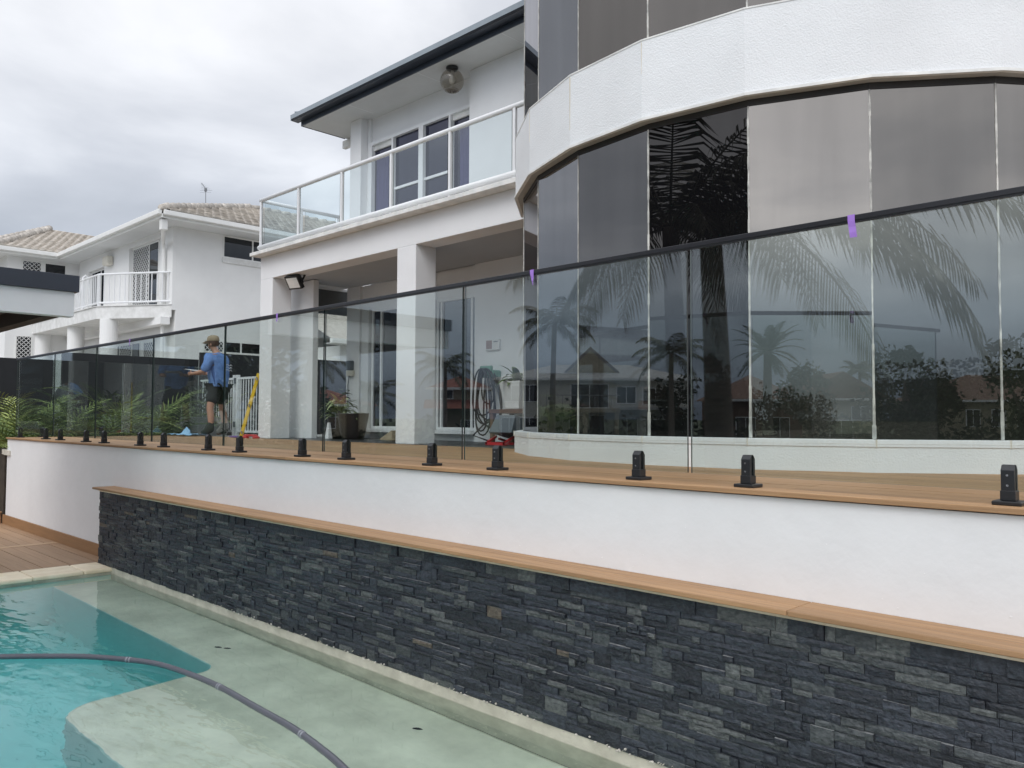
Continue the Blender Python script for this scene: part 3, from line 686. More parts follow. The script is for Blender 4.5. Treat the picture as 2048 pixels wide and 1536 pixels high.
# ---- curved bay: facets on a circle
BC = (-3.468, 7.976); BR = 3.097; STEP = 14.6
def bp_(r, k): a = R(-90+k*STEP); return (BC[0]+r*math.cos(a), BC[1]+r*math.sin(a))
ZSB, ZST = BB, 4.50                 # spandrel
ZG0 = 1.575                         # bottom of the glass
RG = BR-0.085
ks = list(range(-3, 6))
def wallseg(k0, k1, ro, ri, z0, z1, mb=None):
    mb = mb or MB(); a, b, c, d = bp_(ro, k0), bp_(ro, k1), bp_(ri, k1), bp_(ri, k0)
    return mb.hexa([(*a, z0), (*b, z0), (*c, z0), (*d, z0), (*a, z1), (*b, z1), (*c, z1), (*d, z1)])
kk = [-4]+ks
for k0, k1 in zip(kk, kk[1:]):
    S('spandrel_panel', wallseg(k0, k1, BR, BR-.15, ZSB+.018, ZST), 'render_rough')
    S('drip_trim', wallseg(k0, k1, BR+.012, BR-.02, ZSB-.002, ZSB+.0175), 'trimold')
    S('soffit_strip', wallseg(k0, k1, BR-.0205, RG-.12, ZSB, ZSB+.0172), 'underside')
    S('spandrel_cap', wallseg(k0, k1, BR+.004, RG-.12, ZST+.0005, ZST+.012), 'trimold')
    S('head_seal', wallseg(k0, k1, RG+.006, RG-.03, ZSB-.045, ZSB-.003), 'darkgap')
    S('base_panel', wallseg(k0, k1, BR, BR-.2, DZ-.01, 1.525), 'render_rough')
    S('sill', wallseg(k0, k1, BR+.006, RG-.05, 1.5255, 1.572), 'trim', bevel=0.003)
    S('sill_groove', wallseg(k0, k1, BR+.0075, BR-.02, 1.5455, 1.5485), 'trimold')
    if k0 != -4:
        S('sill_joint', MB().obox((*bp_(BR+.004, k0), 1.549), (.008, 0, 0), (0, .012, 0), (0, 0, .05)), 'stain')
for k, w_, za, zb2 in ((-1, .012, 4.05, 4.49), (-2, .006, 4.2, 4.49), (0, .005, 4.25, 4.49)):
    a_ = R(-90+k*STEP+.25); p = (BC[0]+(BR*math.cos(R(STEP*.25))+.004)*math.cos(a_), BC[1]+(BR*math.cos(R(STEP*.25))+.004)*math.sin(a_))
    g = MB(); c_, s_ = math.cos(a_), math.sin(a_); n = 8
    for i in range(n):
        q = 1-.8*i/n; z1 = zb2-(zb2-za)*i/n; g.obox((*bp_(BR+.0008, k), z1-(zb2-za)/n/2), (-s_*w_*q, c_*w_*q, 0), (c_*.002, s_*.002, 0), (0, 0, (zb2-za)/n))
    S('rust_streak', g, 'streak')
gm = {-4: 'mirror_side', -3: 'mirror_side', -2: 'bay_grey_pale', -1: 'bay_grey', 0: 'bay_clean', 1: 'bay_dusty', 2: 'bay_dusty2', 3: 'bay_dusty', 4: 'bay_dusty2'}
um = {-4: 'mirror_side', -3: 'mirror_side', -2: 'bay_grey_pale', -1: 'bay_upper', 0: 'bay_upper', 1: 'bay_dusty2', 2: 'bay_upper', 3: 'bay_upper', 4: 'bay_upper'}
for k0, k1 in zip(kk, kk[1:]):
    S('bay_window', wallseg(k0, k1, RG, RG-.012, ZG0-.01, ZSB+.01), gm[k0])
    S('bay_window', wallseg(k0, k1, RG, RG-.012, ZST+.002, 7.6), um[k0])
    if k0 >= -3:
        pale = .006 if k0 < 0 else .011
        rgj = random.Random(k0+40)
        for z0, z1 in ((ZG0, ZSB-.045), (ZST+.012, 7.6)):
            j = MB(); n = 26 if k0 >= 0 else 8
            for i in range(n):
                za, zb_ = z0+(z1-z0)*i/n, z0+(z1-z0)*(i+1)/n
                wd_ = pale*(rgj.uniform(.7, 1.35) if k0 >= 0 else 1)+(0.012*max(0, 1-(za-z0)/.35) if z0 == ZG0 and k0 >= -1 else 0)
                p = bp_(RG+.002, k0); tx = (-math.sin(R(-90+k0*STEP)), math.cos(R(-90+k0*STEP)), 0)
                j.obox((p[0], p[1], (za+zb_)/2), [c*wd_ for c in tx], (-tx[1]*.006, tx[0]*.006, 0), (0, 0, zb_-za))
            S('silicone_joint', j, 'silicone')
# closing floor, top and core so the bay is a solid room
S('bay_core', MB().prism([bp_(RG-.13, k) for k in kk]+[(-.6, 9), (-6.2, 9)], DZ-.02, 7.55), 'darkgap')
S('bay_roof', MB().prism([bp_(BR+.25, k) for k in kk]+[(-.2, 9.2), (-6.9, 9.2)], 7.601, 7.75), 'roofdark')
S('right_wall', MB().box(-.62, 7.0, -.03, 2.0, 7.87, 7.6), 'render')

# ---- fittings that hang on the house
gl_ = thing('globe_light', 'smoky glass globe light under the balcony eave', 'light', (-8.63, 7.52, 6.72))
MB().lathe([(.085, 0), (.09, -.02), (.075, -.045), (.06, -.05)], (-8.63, 7.52, 6.719), 20).build('lamp_base', M['black'], gl_, smooth=True)
sp = [(0.07*1.0, -.045)]+[(.172*math.sin(R(a)), -.205+.172*math.cos(R(a))) for a in range(28, 176, 12)]
MB().lathe(sp, (-8.63, 7.52, 6.72), 28).build('globe', M['lampglass'], gl_, smooth=True)
MB().lathe([(.02, 0), (.02, -.06), (.035, -.10), (.045, -.14), (.03, -.18), (.01, -.195)], (-8.63, 7.52, 6.665), 14).build('bulb', M['trimold'], gl_, smooth=True)
MB().lathe([(.03, -.001), (.11, -.02), (.04, -.05)], (-8.63, 7.52, 6.40), 14).build('glass_rib', M['lampglass'], gl_, smooth=True)
fl = thing('floodlight', 'black square floodlight angled down under the porch beam', 'light', (-11.15, 6.60, 3.89))
c0 = Vector((-11.15, 6.52, 3.79)); u = Vector((.96, .28, .0)).normalized(); nrm = Vector((.22, -.80, -.55)); nrm = (nrm-u*nrm.dot(u)).normalized(); v_ = nrm.cross(u)
MB().obox(c0, u*.27, v_*.22, nrm*.07).build('lamp_body', M['black'], fl, bevel=.008)
MB().obox(c0+nrm*.0365, u*.215, v_*.165, nrm*.004).build('lamp_lens', M['trimold'], fl)
MB().obox(c0-nrm*.075, u*.16, v_*.13, nrm*.07).build('heat_sink', M['black'], fl, bevel=.006)
g = MB(); g.bar(c0+u*.15+v_*.0, c0+u*.15-nrm*.04+Vector((0, .04, .115)), .012, .03); g.bar(c0-u*.15, c0-u*.15-nrm*.04+Vector((0, .04, .115)), .012, .03)
g.bar(c0-u*.156-nrm*.04+Vector((0, .04, .112)), c0+u*.156-nrm*.04+Vector((0, .04, .112)), .03, .008); g.build('bracket', M['black'], fl)
ap = thing('alarm_panel', 'white intercom box with pinkish screen on the porch wall above the hose', 'wall box', (-8.10, 7.86, 2.72))
MB().box(-8.245, 7.842, 2.645, -7.975, 7.878, 2.80).build('case', M['plastic_white'], ap, bevel=.008)
MB().box(-8.230, 7.839, 2.665, -8.115, 7.8415, 2.785).build('screen', M['pinkgrey'], ap)
for i in range(3):
    for j in range(4): MB().box(-8.08+i*.03, 7.838, 2.675+j*.026, -8.06+i*.03, 7.8415, 2.692+j*.026).build('key', M['plastic_grey'] if j == 3 else M['trimold'], ap)
ws = thing('wall_sensor', 'small grey weatherproof box with pale socket on the left porch pier', 'wall box', (-11.55, 7.86, 2.55))
MB().box(-11.64, 7.80, 2.50, -11.50, 7.878, 2.66).build('hood', M['plastic_grey'], ws, bevel=.012)
MB().box(-11.65, 7.815, 2.40, -11.48, 7.878, 2.49).build('socket', M['plastic_cream'], ws, bevel=.006)
MB().tube([(-11.62, 7.86, 2.40), (-11.66, 7.865, 2.25), (-11.66, 7.868, 1.9)], .006, 6).build('cable', M['plastic_grey'], ws)
sl = tag(MB().box(-12.10, 6.50, 3.28, -12.006, 6.60, 3.44).build('side_light', M['plastic_grey'], bevel=.015), 'small grey wall light on the outer face of the left porch column', 'light')
cl = thing('gate_bracket', 'cream plastic bracket on the far end of the white wall', 'bracket', (-14.75, 3.55, 1.12))
MB().box(-14.78, 3.535, 1.085, -14.52, 3.570, 1.165).build('plate', M['plastic_cream'], cl, bevel=.006)
MB().box(-14.86, 3.53, 1.095, -14.781, 3.60, 1.175).build('catch', M['plastic_cream'], cl, bevel=.006)

# ================================================================== PORCH THINGS
hr = thing('garden_hose', 'black garden hose hung in loose loops on a faded green bracket', 'hose', (-8.1, 7.8, 2.3))
MB().box(-8.24, 7.72, 2.26, -7.96, 7.878, 2.36).build('bracket', M['green_plastic'], hr, bevel=.02)
MB().box(-8.22, 7.70, 2.34, -7.99, 7.75, 2.42).build('bracket_lip', M['green_plastic'], hr, bevel=.015)
rg = random.Random(3)
g = MB()
for i in range(8):
    cx_ = -8.10+rg.uniform(-.07, .07); wd_ = rg.uniform(.14, .33); dp = rg.uniform(.48, .92); yy = 7.66+.018*(i % 6); sk = rg.uniform(-.12, .12)
    pts = []
    for a in range(0, 361, 15):
        t_ = R(a); s_ = math.sin(t_); c_ = math.cos(t_); zz_ = 2.38-dp*(1-c_)/2
        pts.append((cx_+wd_*s_*(.55+.45*(1-c_)/2)+sk*(1-c_)/2, yy+.012*math.sin(3*t_), zz_))
    g.tube(pts, .0115, 6, cap=False)
g.tube([(-7.95, 7.68, 2.0), (-8.0, 7.70, 1.7), (-8.25, 7.62, 1.46), (-7.9, 7.55, 1.40), (-7.7, 7.5, 1.385)], .0115, 6)
g.build('hose_loops', M['hose_black'], hr, smooth=True)
tp = thing('garden_tap', 'brass grey tap sticking out of the wall within the hose loops', 'tap', (-8.1, 7.85, 2.1))
MB().tube([(-8.10, 7.878, 2.10), (-8.10, 7.80, 2.10), (-8.10, 7.77, 2.05)], .014, 8).build('spout', M['antenna'], tp)
MB().box(-8.14, 7.795, 2.15, -8.06, 7.815, 2.165).build('handle', M['plastic_grey'], tp)
MB().tube([(-8.10, 7.805, 2.1), (-8.10, 7.805, 2.155)], .008, 8).build('spindle', M['antenna'], tp)
tb = thing('side_table', 'low brown timber table below the white planter', 'table', (-7.45, 7.6, DZ))
MB().box(-7.72, 7.40, 1.76, -7.05, 7.82, 1.815).build('tabletop', M['wood'], tb, bevel=.005)
for x in (-7.70, -7.10):
    for y in (7.41, 7.77): MB().box(x, y, DZ, x+.055, y+.05, 1.759).build('leg', M['wood'], tb, bevel=.004)
pl = thing('planter', 'tall white tapered planter standing on the brown table', 'planter', (-7.45, 7.62, 1.816))
g = MB(); g.hexa([(-7.50, 7.50, 1.817), (-7.26, 7.50, 1.817), (-7.26, 7.74, 1.817), (-7.50, 7.74, 1.817), (-7.57, 7.44, 2.18), (-7.19, 7.44, 2.18), (-7.19, 7.80, 2.18), (-7.57, 7.80, 2.18)])
g.build('pot', M['plastic_white'], pl, bevel=.01)
MB().box(-7.56, 7.45, 2.1805, -7.20, 7.79, 2.186).build('soil', M['soil'], pl)
def leaf_blade(mb, base, d, ln, wd, droop, seg=5, m=0, fold=.25):
    d = Vector(d).normalized(); p = Vector(base); side = d.cross(Vector((0, 0, 1)));
    if side.length < .05: side = Vector((1, 0, 0))
    side.normalize(); prev = None
    for i in range(seg+1):
        t_ = i/seg; w_ = wd*math.sin(math.pi*min(1, .12+t_*.88))**.8 if i < seg else .001
        q = [p-side*w_+Vector((0, 0, fold*w_)), p, p+side*w_+Vector((0, 0, fold*w_))]
        o = len(mb.v); mb.v += [tuple(x) for x in q]
        if i:
            mb.f += [[o-3, o-2, o+1, o], [o-2, o-1, o+2, o+1]]; mb.mi += [m, m]
        p = p+d*(ln/seg); d = (d+Vector((0, 0, -droop/seg))).normalized()
for i in range(16):
    a = i*2.4; g = MB(); leaf_blade(g, (-7.40, 7.62, 2.18), (math.cos(a), math.sin(a)*.7, rg.uniform(.2, 1.3)), rg.uniform(.22, .40), .045, rg.uniform(.9, 2.2)); g.build('leaf', M['leaf'], pl)
gb_ = tag(MB().hexa([(-7.36, 7.05, 1.52), (-6.95, 7.05, 1.52), (-6.95, 7.40, 1.44), (-7.36, 7.40, 1.44), (-7.28, 7.12, 1.74), (-6.95, 7.12, 1.74), (-6.95, 7.42, 1.68), (-7.28, 7.42, 1.68)]).build('toolbox', M['plastic_grey'], bevel=.012), 'slate grey plastic box tilted in front of the brown table', 'box')
rj = thing('red_stand', 'bright red plastic stand on the tiles under the grey box', 'stand', (-7.55, 7.25, DZ))
g = MB()
for x in (-7.36, -7.05):
    g.bar((x, 7.02, DZ+.02), (x, 7.44, DZ+.02), .03, .03); g.bar((x, 7.04, DZ+.03), (x, 7.20, 1.47), .026, .026); g.bar((x, 7.42, DZ+.03), (x, 7.24, 1.44), .026, .026)
g.build('frame', M['red'], rj)
MB().box(-7.38, 7.02, DZ+.001, -7.03, 7.06, DZ+.035).build('foot_bar', M['red'], rj)
# potted plants by the left door
def pot(x, y, r, h, label, name='plant_pot'):
    t_ = thing(name, label, 'plant pot', (x, y, DZ))
    MB().lathe([(r*.68, .001), (r*.82, h*.3), (r*.95, h*.75), (r, h*.95), (r*1.03, h), (r*.88, h), (r*.86, h*.86), (r*.1, h*.85)], (x, y, DZ), 22).build('pot', M['pot'], t_, smooth=True)
    return t_
p1 = pot(-10.52, 7.20, .24, .40, 'large dark glazed pot nearest the sliding door')
p2 = pot(-10.98, 7.28, .21, .34, 'dark pot holding the pale spilling plant beside the door')
for i in range(46):
    a = rg.uniform(0, 6.28); g = MB(); r0 = rg.uniform(0, .1)
    leaf_blade(g, (-10.98+r0*math.cos(a), 7.28+r0*math.sin(a), DZ+.33+rg.uniform(0, .22)), (math.cos(a), math.sin(a), rg.uniform(.2, 1.3)), rg.uniform(.22, .44), rg.uniform(.018, .03), rg.uniform(.9, 2.4)); g.build('leaf', M['leafpale'], p2)
for i in range(12):
    a = rg.uniform(0, 6.28); g = MB(); leaf_blade(g, (-10.95+.05*math.cos(a), 7.3, DZ+.55+i*.02), (math.cos(a), math.sin(a), .5), rg.uniform(.10, .16), .035, 1.2); g.build('leaf', M['leafdark'], p2)
for i in range(16):
    a = rg.uniform(0, 6.28); g = MB(); leaf_blade(g, (-10.52, 7.20, DZ+.36), (math.cos(a), math.sin(a), rg.uniform(.3, 1)), rg.uniform(.18, .33), .018, 2.0); g.build('leaf', M['leafpale'], p1)
p3 = pot(-11.42, 7.45, .15, .26, 'small dark pot at the left of the potted group')
for i in range(26):
    a = rg.uniform(0, 6.28); g = MB(); leaf_blade(g, (-11.42, 7.45, DZ+.24+rg.uniform(0, .25)), (math.cos(a), math.sin(a), rg.uniform(.6, 2)), rg.uniform(.2, .5), .02, 1.4); g.build('leaf', M['leaf'], p3)
tag(MB().hexa([(-11.03, 7.02, DZ+.001), (-10.93, 7.02, DZ+.001), (-10.93, 7.10, DZ+.001), (-11.03, 7.10, DZ+.001), (-11.005, 7.05, 1.62), (-10.955, 7.05, 1.62), (-10.955, 7.08, 1.62), (-11.005, 7.08, 1.62)]).build('door_wedge', M['plastic_white'], bevel=.004), 'small white wedge standing in front of the dark pots', 'wedge')
sn = MB()
for y0 in (0, .16):
    sn.hexa([(-9.95, 7.28+y0, DZ+.001), (-9.60, 7.26+y0, DZ+.001), (-9.60, 7.38+y0, DZ+.001), (-9.95, 7.38+y0, DZ+.001), (-9.93, 7.29+y0, DZ+.03), (-9.64, 7.27+y0, DZ+.15), (-9.64, 7.37+y0, DZ+.15), (-9.93, 7.37+y0, DZ+.03)])
tag(sn.build('folded_mat', M['cap'], bevel=.004), 'folded brown mat peaked on the tiles beside the middle column', 'mat')
tag(MB().box(-12.3, 8.2, DZ+.001, -11.6, 8.45, DZ+.06).build('timber_offcut', M['creamwall']), 'pale timber offcut lying at the end of the porch', 'plank')

# ================================================================== DECK THINGS
lv = thing('spirit_level', 'long yellow spirit level leaning on the left porch column', 'tool', (-12.25, 6.5, DZ))
a, b = Vector((-12.36, 6.30, DZ+.003)), Vector((-12.03, 6.42, 2.40))
MB().bar(a, b, .022, .055, upv=(1, .6, 0)).build('beam', M['yellow'], lv, bevel=.003)
for k in (.08, .5, .92): MB().obox(a.lerp(b, k)+Vector((.02, -.020, 0)), (.02, 0, 0), (0, .012, 0), (0, 0, .05)).build('vial', M['cuff'], lv)
cp_ = thing('glass_lifter', 'red suction lifter lying on the deck by the left column', 'tool', (-11.95, 6.2, DZ))
MB().lathe([(.055, .001), (.06, .02), (.03, .04)], (-12.05, 6.22, DZ), 16).lathe([(.055, .001), (.06, .02), (.03, .04)], (-11.80, 6.27, DZ), 16).build('suction_cup', M['red'], cp_)
MB().tube([(-12.07, 6.215, DZ+.045), (-11.78, 6.275, DZ+.045)], .018, 8).build('grip', M['red'], cp_)
tag(MB().tube([(-12.42, 6.14, DZ+.02), (-12.18, 6.18, DZ+.02)], [.012, .019], 8).build('screwdriver', M['purple']), 'purple handled tool on the deck at the foot of the yellow level', 'tool')
g = MB(); n = 10; rgc = random.Random(9)
for i in range(n+1):
    for j in range(n+1):
        uu, vv = i/n-.5, j/n-.5; d_ = math.hypot(uu, vv)
        hz_ = max(0, (.16-d_)*.9)+.012+.02*abs(math.sin(9*uu+4*vv))+rgc.uniform(0, .012)
        g.v.append((-14.05+uu*.75+rgc.uniform(-.03, .03), 6.15+vv*.42+rgc.uniform(-.03, .03), DZ+hz_))
for i in range(n):
    for j in range(n):
        a_ = i*(n+1)+j; g.f.append([a_, a_+1, a_+n+2, a_+n+1]); g.mi.append(0)
tag(g.build('cleaning_cloth', M['cloth_blue'], smooth=True), 'crumpled pale blue cloth on the deck by the worker', 'cloth')

# ================================================================== POOL HOSE, LEAVES
ph = thing('pool_hose', 'ribbed grey pool cleaner hose floating across the water', 'hose', (-5, 2, 0))
ctl = [(-1.6, 1.75, .0), (-2.6, 2.14, -.03), (-3.45, 2.335, -.035), (-3.73, 2.385, -.035), (-4.10, 2.43, -.035), (-4.55, 2.445, -.035), (-5.05, 2.46, -.035), (-5.496, 2.43, -.035), (-5.89, 2.35, -.035), (-6.30, 2.122, -.035), (-6.56, 1.90, -.037), (-6.80, 1.64, -.038), (-7.05, 1.30, -.04), (-7.2, .7, -.04), (-7.1, 0, -.04)]
def spline(P, n=8):
    P = [Vector(p) for p in P]; o = []
    for i in range(len(P)-1):
        a, b, c, d = P[max(i-1, 0)], P[i], P[i+1], P[min(i+2, len(P)-1)]
        for k in range(n):
            t_ = k/n; o.append(.5*((2*b)+(c-a)*t_+(2*a-5*b+4*c-d)*t_*t_+(3*b-a-3*c+d)*t_**3))
    return o+[P[-1]]
hp = spline(ctl, 10)
MB().tube(hp, [0.0185+0.0008*(i % 2) for i in range(len(hp))], 12).build('hose_tube', M['hose_grey'], ph, smooth=True)
acc = 0; nxt_ = .38; i = 0
for i in range(1, len(hp)):
    acc += (hp[i]-hp[i-1]).length
    if acc > nxt_:
        d_ = (hp[i]-hp[i-1]).normalized(); c_ = hp[i]
        MB().tube([c_-d_*.020, c_-d_*.018, c_-d_*.006, c_-d_*.005], [.0192, .0212, .0212, .0192], 12).tube([c_+d_*.005, c_+d_*.006, c_+d_*.018, c_+d_*.020], [.0192, .0212, .0212, .0192], 12).build('cuff', M['cuff'], ph, smooth=True)
        nxt_ += 1.05
tw = MB(); tw.tube([(-.93, 3.80, DZ+.004), (-.905, 3.79, DZ+.006), (-.885, 3.775, DZ+.004)], [.002, .004, .002], 6); tag(tw.build('twig', M['blackwall']), 'tiny dark twig on the deck beside the nearest fence clamp', 'twig')
for (x, y), lab in (((-6.30, 3.02), 'left one of two dark fallen leaves lying together on the pool shelf'), ((-6.22, 3.06), 'right one of two dark fallen leaves lying together on the pool shelf'), ((-3.90, 3.12), 'single dark fallen leaf lying on the pool shelf near the stone wall')):
    g = MB(); leaf_blade(g, (x, y, ZW-.298), (1, .5, .05), .07, .016, .1, 4); o = g.build('fallen_leaf', M['blackwall']); tag(o, lab, 'leaf')

# ================================================================== PAVILION
pv = thing('pavilion', 'flat roofed pavilion with charcoal fascia over the far end of the pool', 'pavilion', (-11, 1, 0))
VX, V0, V1 = -8.50, -.10, 2.635
MB().box(VX-3.1, V0, 2.905, VX, V1, 3.065).build('charcoal_fascia', M['fascia'], pv, bevel=.003)
MB().box(VX-.16, V0+.03, 2.665, VX-.03, V1-.035, 2.9045).build('front_beam', M['pavwhite'], pv, bevel=.003)
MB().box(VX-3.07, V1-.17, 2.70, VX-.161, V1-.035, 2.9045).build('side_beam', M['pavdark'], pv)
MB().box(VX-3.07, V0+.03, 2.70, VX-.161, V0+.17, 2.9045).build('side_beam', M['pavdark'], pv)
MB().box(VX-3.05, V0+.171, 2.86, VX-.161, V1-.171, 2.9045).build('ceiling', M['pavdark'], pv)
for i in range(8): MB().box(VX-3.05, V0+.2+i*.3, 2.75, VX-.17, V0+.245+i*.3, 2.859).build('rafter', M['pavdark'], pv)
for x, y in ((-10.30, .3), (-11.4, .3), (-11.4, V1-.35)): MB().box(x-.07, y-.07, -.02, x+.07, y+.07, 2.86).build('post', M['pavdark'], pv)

# ================================================================== BLACK GARDEN WALLS, GATE
bw = thing('black_garden_wall', 'long black panelled boundary wall behind the palms', 'wall', (-17.5, 6, 0))
for y0, y1, zt_ in ((-1.0, 2.0, 3.1), (2.004, 4.99, 2.80), (5.13, 7.9, 2.965)):  # lowest-Y run lies out of view, added to darken the fence reflection
    n = max(1, round((y1-y0)/1.4))
    for i in range(n):
        a, b = y0+(y1-y0)*i/n, y0+(y1-y0)*(i+1)/n
        MB().box(-17.56, a+.004, -.03, -17.50, b-.004, zt_).build('wall_panel', M['blackwall'], bw)
MB().box(-17.58, 5.0, -.03, -17.47, 5.12, 2.97).build('white_post', M['trim'], bw)
bw2 = thing('boundary_wall', 'taller dark boundary wall below the neighbour side windows', 'wall', (-17.5, 11, 0))
for i in range(6): MB().box(-17.56, 7.93+i*1.4, -.03, -17.50, 9.322+i*1.4, 3.13).build('wall_panel', M['blackwall'], bw2)
am = MB(); pts = [(-17.485, 5.28+.30*math.cos(R(a)), 1.96+.41*math.sin(R(a))) for a in range(0, 181, 12)]  # half-disc panel added in place of an arch-shaped reflection
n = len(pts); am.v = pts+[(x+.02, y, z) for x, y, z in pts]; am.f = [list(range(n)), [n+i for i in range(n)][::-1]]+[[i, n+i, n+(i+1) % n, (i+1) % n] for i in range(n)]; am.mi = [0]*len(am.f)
tag(am.build('arch_reflection_panel', M['mirror_side']), 'half round mirrored panel standing in for an arched reflection, on the black garden wall', 'mirror')
gt = thing('pool_gate', 'white metal pool gate with upright bars behind the worker', 'gate', (-14, 7.6, DZ))
g0, g1 = -16.7, -12.2
for a, b in ((g0, -15.23), (-15.03, -12.2)):
    MB().box(a, 7.585, 2.44, b, 7.615, 2.48).build('top_bar', M['trim'], gt); MB().box(a, 7.585, 1.40, b, 7.615, 1.44).build('bottom_bar', M['trim'], gt)
    x = a+.09
    while x < b-.03:
        MB().box(x-.010, 7.592, 1.441, x+.010, 7.608, 2.439).build('bar', M['trim'], gt); x += .105
for x in (-15.20, -15.06): MB().box(x-.03, 7.57, 1.30, x+.03, 7.63, 2.53).build('gate_post', M['trim'], gt, bevel=.004)
for z in (1.50, 2.36): MB().box(-15.165, 7.555, z, -15.095, 7.58, z+.11).build('hinge', M['plastic_grey'], gt)

# ================================================================== NEIGHBOUR HOUSE
nb = thing('neighbour_house', 'white two storey neighbouring house with sand coloured tiled roof', 'house', (-28, 14, 0))
S2 = lambda n, mb, m_, **k: mb.build(n, M[m_] if isinstance(m_, str) else m_, nb, **k)
NX, NY = -24.54, 10.20
ZE = 7.50
b_ = MB(); b_.box(-33.4, NY+.12, 0, NX, 24, ZE+.02); b_.box(-44, 7.92, 0, -33.401, 24, ZE+.02)
S2('outer_wall', b_, 'nbwall')
S2('corner_pier', MB().box(NX-.9, NY, 4.95, NX-.001, NY+.119, ZE+.019), 'nbwall')
S2('front_wall', MB().box(-32.9, NY+.0, 5.05, -31.95, NY+.119, ZE+.019).box(-30.35, NY, 5.05, -28.05, NY+.119, ZE+.019).box(-28.05, NY, 7.32, NX-.9, NY+.119, ZE+.019).box(-31.95, NY, 7.02, -30.35, NY+.119, ZE+.019), 'nbwall')
# eaves
S2('soffit', MB().box(-33.45, 9.50, ZE, -23.65, NY+.15, ZE+.018).box(NX-.1, NY+.151, ZE, -23.65, 24, ZE+.018).box(-44.5, 7.4, ZE, -32.85, 9.5, ZE+.018), 'soffit')
def edge(a, b, out, z0=ZE-.01):
    a, b = Vector((*a, 0)), Vector((*b, 0)); o_ = Vector((*out, 0))
    S2('fascia', MB().bar(a+Vector((0, 0, z0+.05)), b+Vector((0, 0, z0+.05)), .03, .11), 'nbtrim')
    S2('gutter', MB().bar(a+o_*.07+Vector((0, 0, z0+.145)), b+o_*.07+Vector((0, 0, z0+.145)), .12, .15), 'nbtrim', bevel=.02)
edge((-23.63, 9.50), (-23.63, 24), (1, 0)); edge((-32.78, 9.47), (-23.56, 9.47), (0, -1)); edge((-32.82, 7.42), (-32.82, 9.47), (1, 0)); edge((-33.5, 7.0), (-32.82, 7.42), (.5, -.86)); edge((-45, 7.0), (-33.5, 7.0), (0, -1))
# roofs: underlay slopes, then tiles
TP = math.tan(R(20.5)); EZ = ZE+.20
ridge = EZ+5.6*TP
ru = MB(); ru.add([(-34.8, 9.40, EZ), (-23.55, 9.40, EZ), (-23.55, 25, EZ), (-34.8, 25, EZ), (-29.175, 15.02, ridge), (-29.175, 25, ridge)], [(0, 1, 4), (1, 2, 5, 4), (4, 5, 3, 0), (0, 3, 2, 1)])
lz = EZ+1.80
ru.add([(-45, 6.95, EZ), (-33.5, 6.95, EZ), (-32.75, 7.4, EZ), (-32.75, 25, EZ), (-45, 25, EZ), (-37.5, 10.4, lz), (-37.5, 25, lz)], [(0, 1, 2, 5), (2, 3, 6, 5), (5, 6, 4, 0), (0, 4, 3, 2, 1)])
S2('roof', ru, 'tilegap')
tv = []; tfc = []
for i in range(5):
    xx = i/4-.5; hz = .020*math.sin(math.pi*i/4*1.0)+.004
    tv += [(xx, -.5, .030+hz), (xx, .5, hz-.012), (xx, -.5, -.004)]
for i in range(4):
    a_ = i*3; tfc += [(a_, a_+3, a_+4, a_+1), (a_+2, a_+5, a_+3, a_)]
tme = bpy.data.meshes.new('roof_tile'); tme.from_pydata(tv, [], tfc); tme.materials.append(M['rooftile'])
cells = []
def tiles(o, ux, uy, w_, inside, rows):
    """o eave corner, ux along the eave, uy up the slope (unit)"""
    ux, uy, o = Vector(ux), Vector(uy), Vector(o); nz_ = ux.cross(uy)
    for r_ in range(rows):
        for c_ in range(int(w_/.26)):
            p = o+ux*(c_*.26+.13+(.13 if r_ % 2 else 0))+uy*(r_*.31+.155)
            if inside(p): cells.append((p+nz_*.02, ux, uy, nz_))
cs, sn_ = math.cos(R(20.5)), math.sin(R(20.5)); c2_, s2_ = math.cos(R(27.5)), math.sin(R(27.5))
tiles((-23.52, 9.40, EZ), (0, 1, 0), (-cs, 0, sn_), 12, lambda p: p.y-9.5 > (-23.55-p.x)-.05 and p.z < ridge, 20)
tiles((-32.73, 7.5, EZ), (0, 1, 0), (-cs, 0, sn_), 7, lambda p: p.y-7.45 > (-32.75-p.x)*.63-.05 and p.z < lz and p.x < -32.7 and p.y < 9.6+(-32.75-p.x), 18)
tiles((-45, 6.95, EZ), (1, 0, 0), (0, c2_, s2_), 12.2, lambda p: p.y-6.95 < (-33.2-p.x)*.80 and p.x > -43 and p.y-6.95 < (p.x+45)*.46, 13)
cells.sort(key=lambda c: -(c[0].z)*0+c[0].length)
def tmat(c):
    p, ux, uy, nz_ = c; return Matrix((ux*.27, uy*.335, nz_)).transposed().to_4x4()
for c in cells[:280]:
    o = bpy.data.objects.new('roof_tile', tme); COL.objects.link(o); o.parent = nb
    mm_ = tmat(c); mm_.translation = c[0]-wl(nb); o.matrix_local = mm_
st = MB()
for c in cells[280:]:
    mm_ = tmat(c); mm_.translation = c[0]; o = len(st.v)
    st.v += [tuple(mm_ @ Vector(v)) for v in tv]; st.f += [[o+i for i in f] for f in tfc]; st.mi += [0]*len(tfc)
S2('roof_tile', st, 'rooftile', kind='stuff')
def caps(a, b, r_=.11):
    a, b = Vector(a), Vector(b); n = max(2, int((b-a).length/.40)); d = (b-a).normalized()
    for i in range(n):
        p = a.lerp(b, i/n); q = a.lerp(b, (i+1)/n)+d*.05
        S2('ridge_cap', MB().tube([p+Vector((0, 0, .03)), q+Vector((0, 0, .075))], [r_, r_*1.12], 8), 'rooftile', smooth=True)
caps((-23.6, 9.45, EZ+.02), (-29.175, 15.02, ridge)); caps((-29.175, 15.02, ridge), (-29.175, 21, ridge))
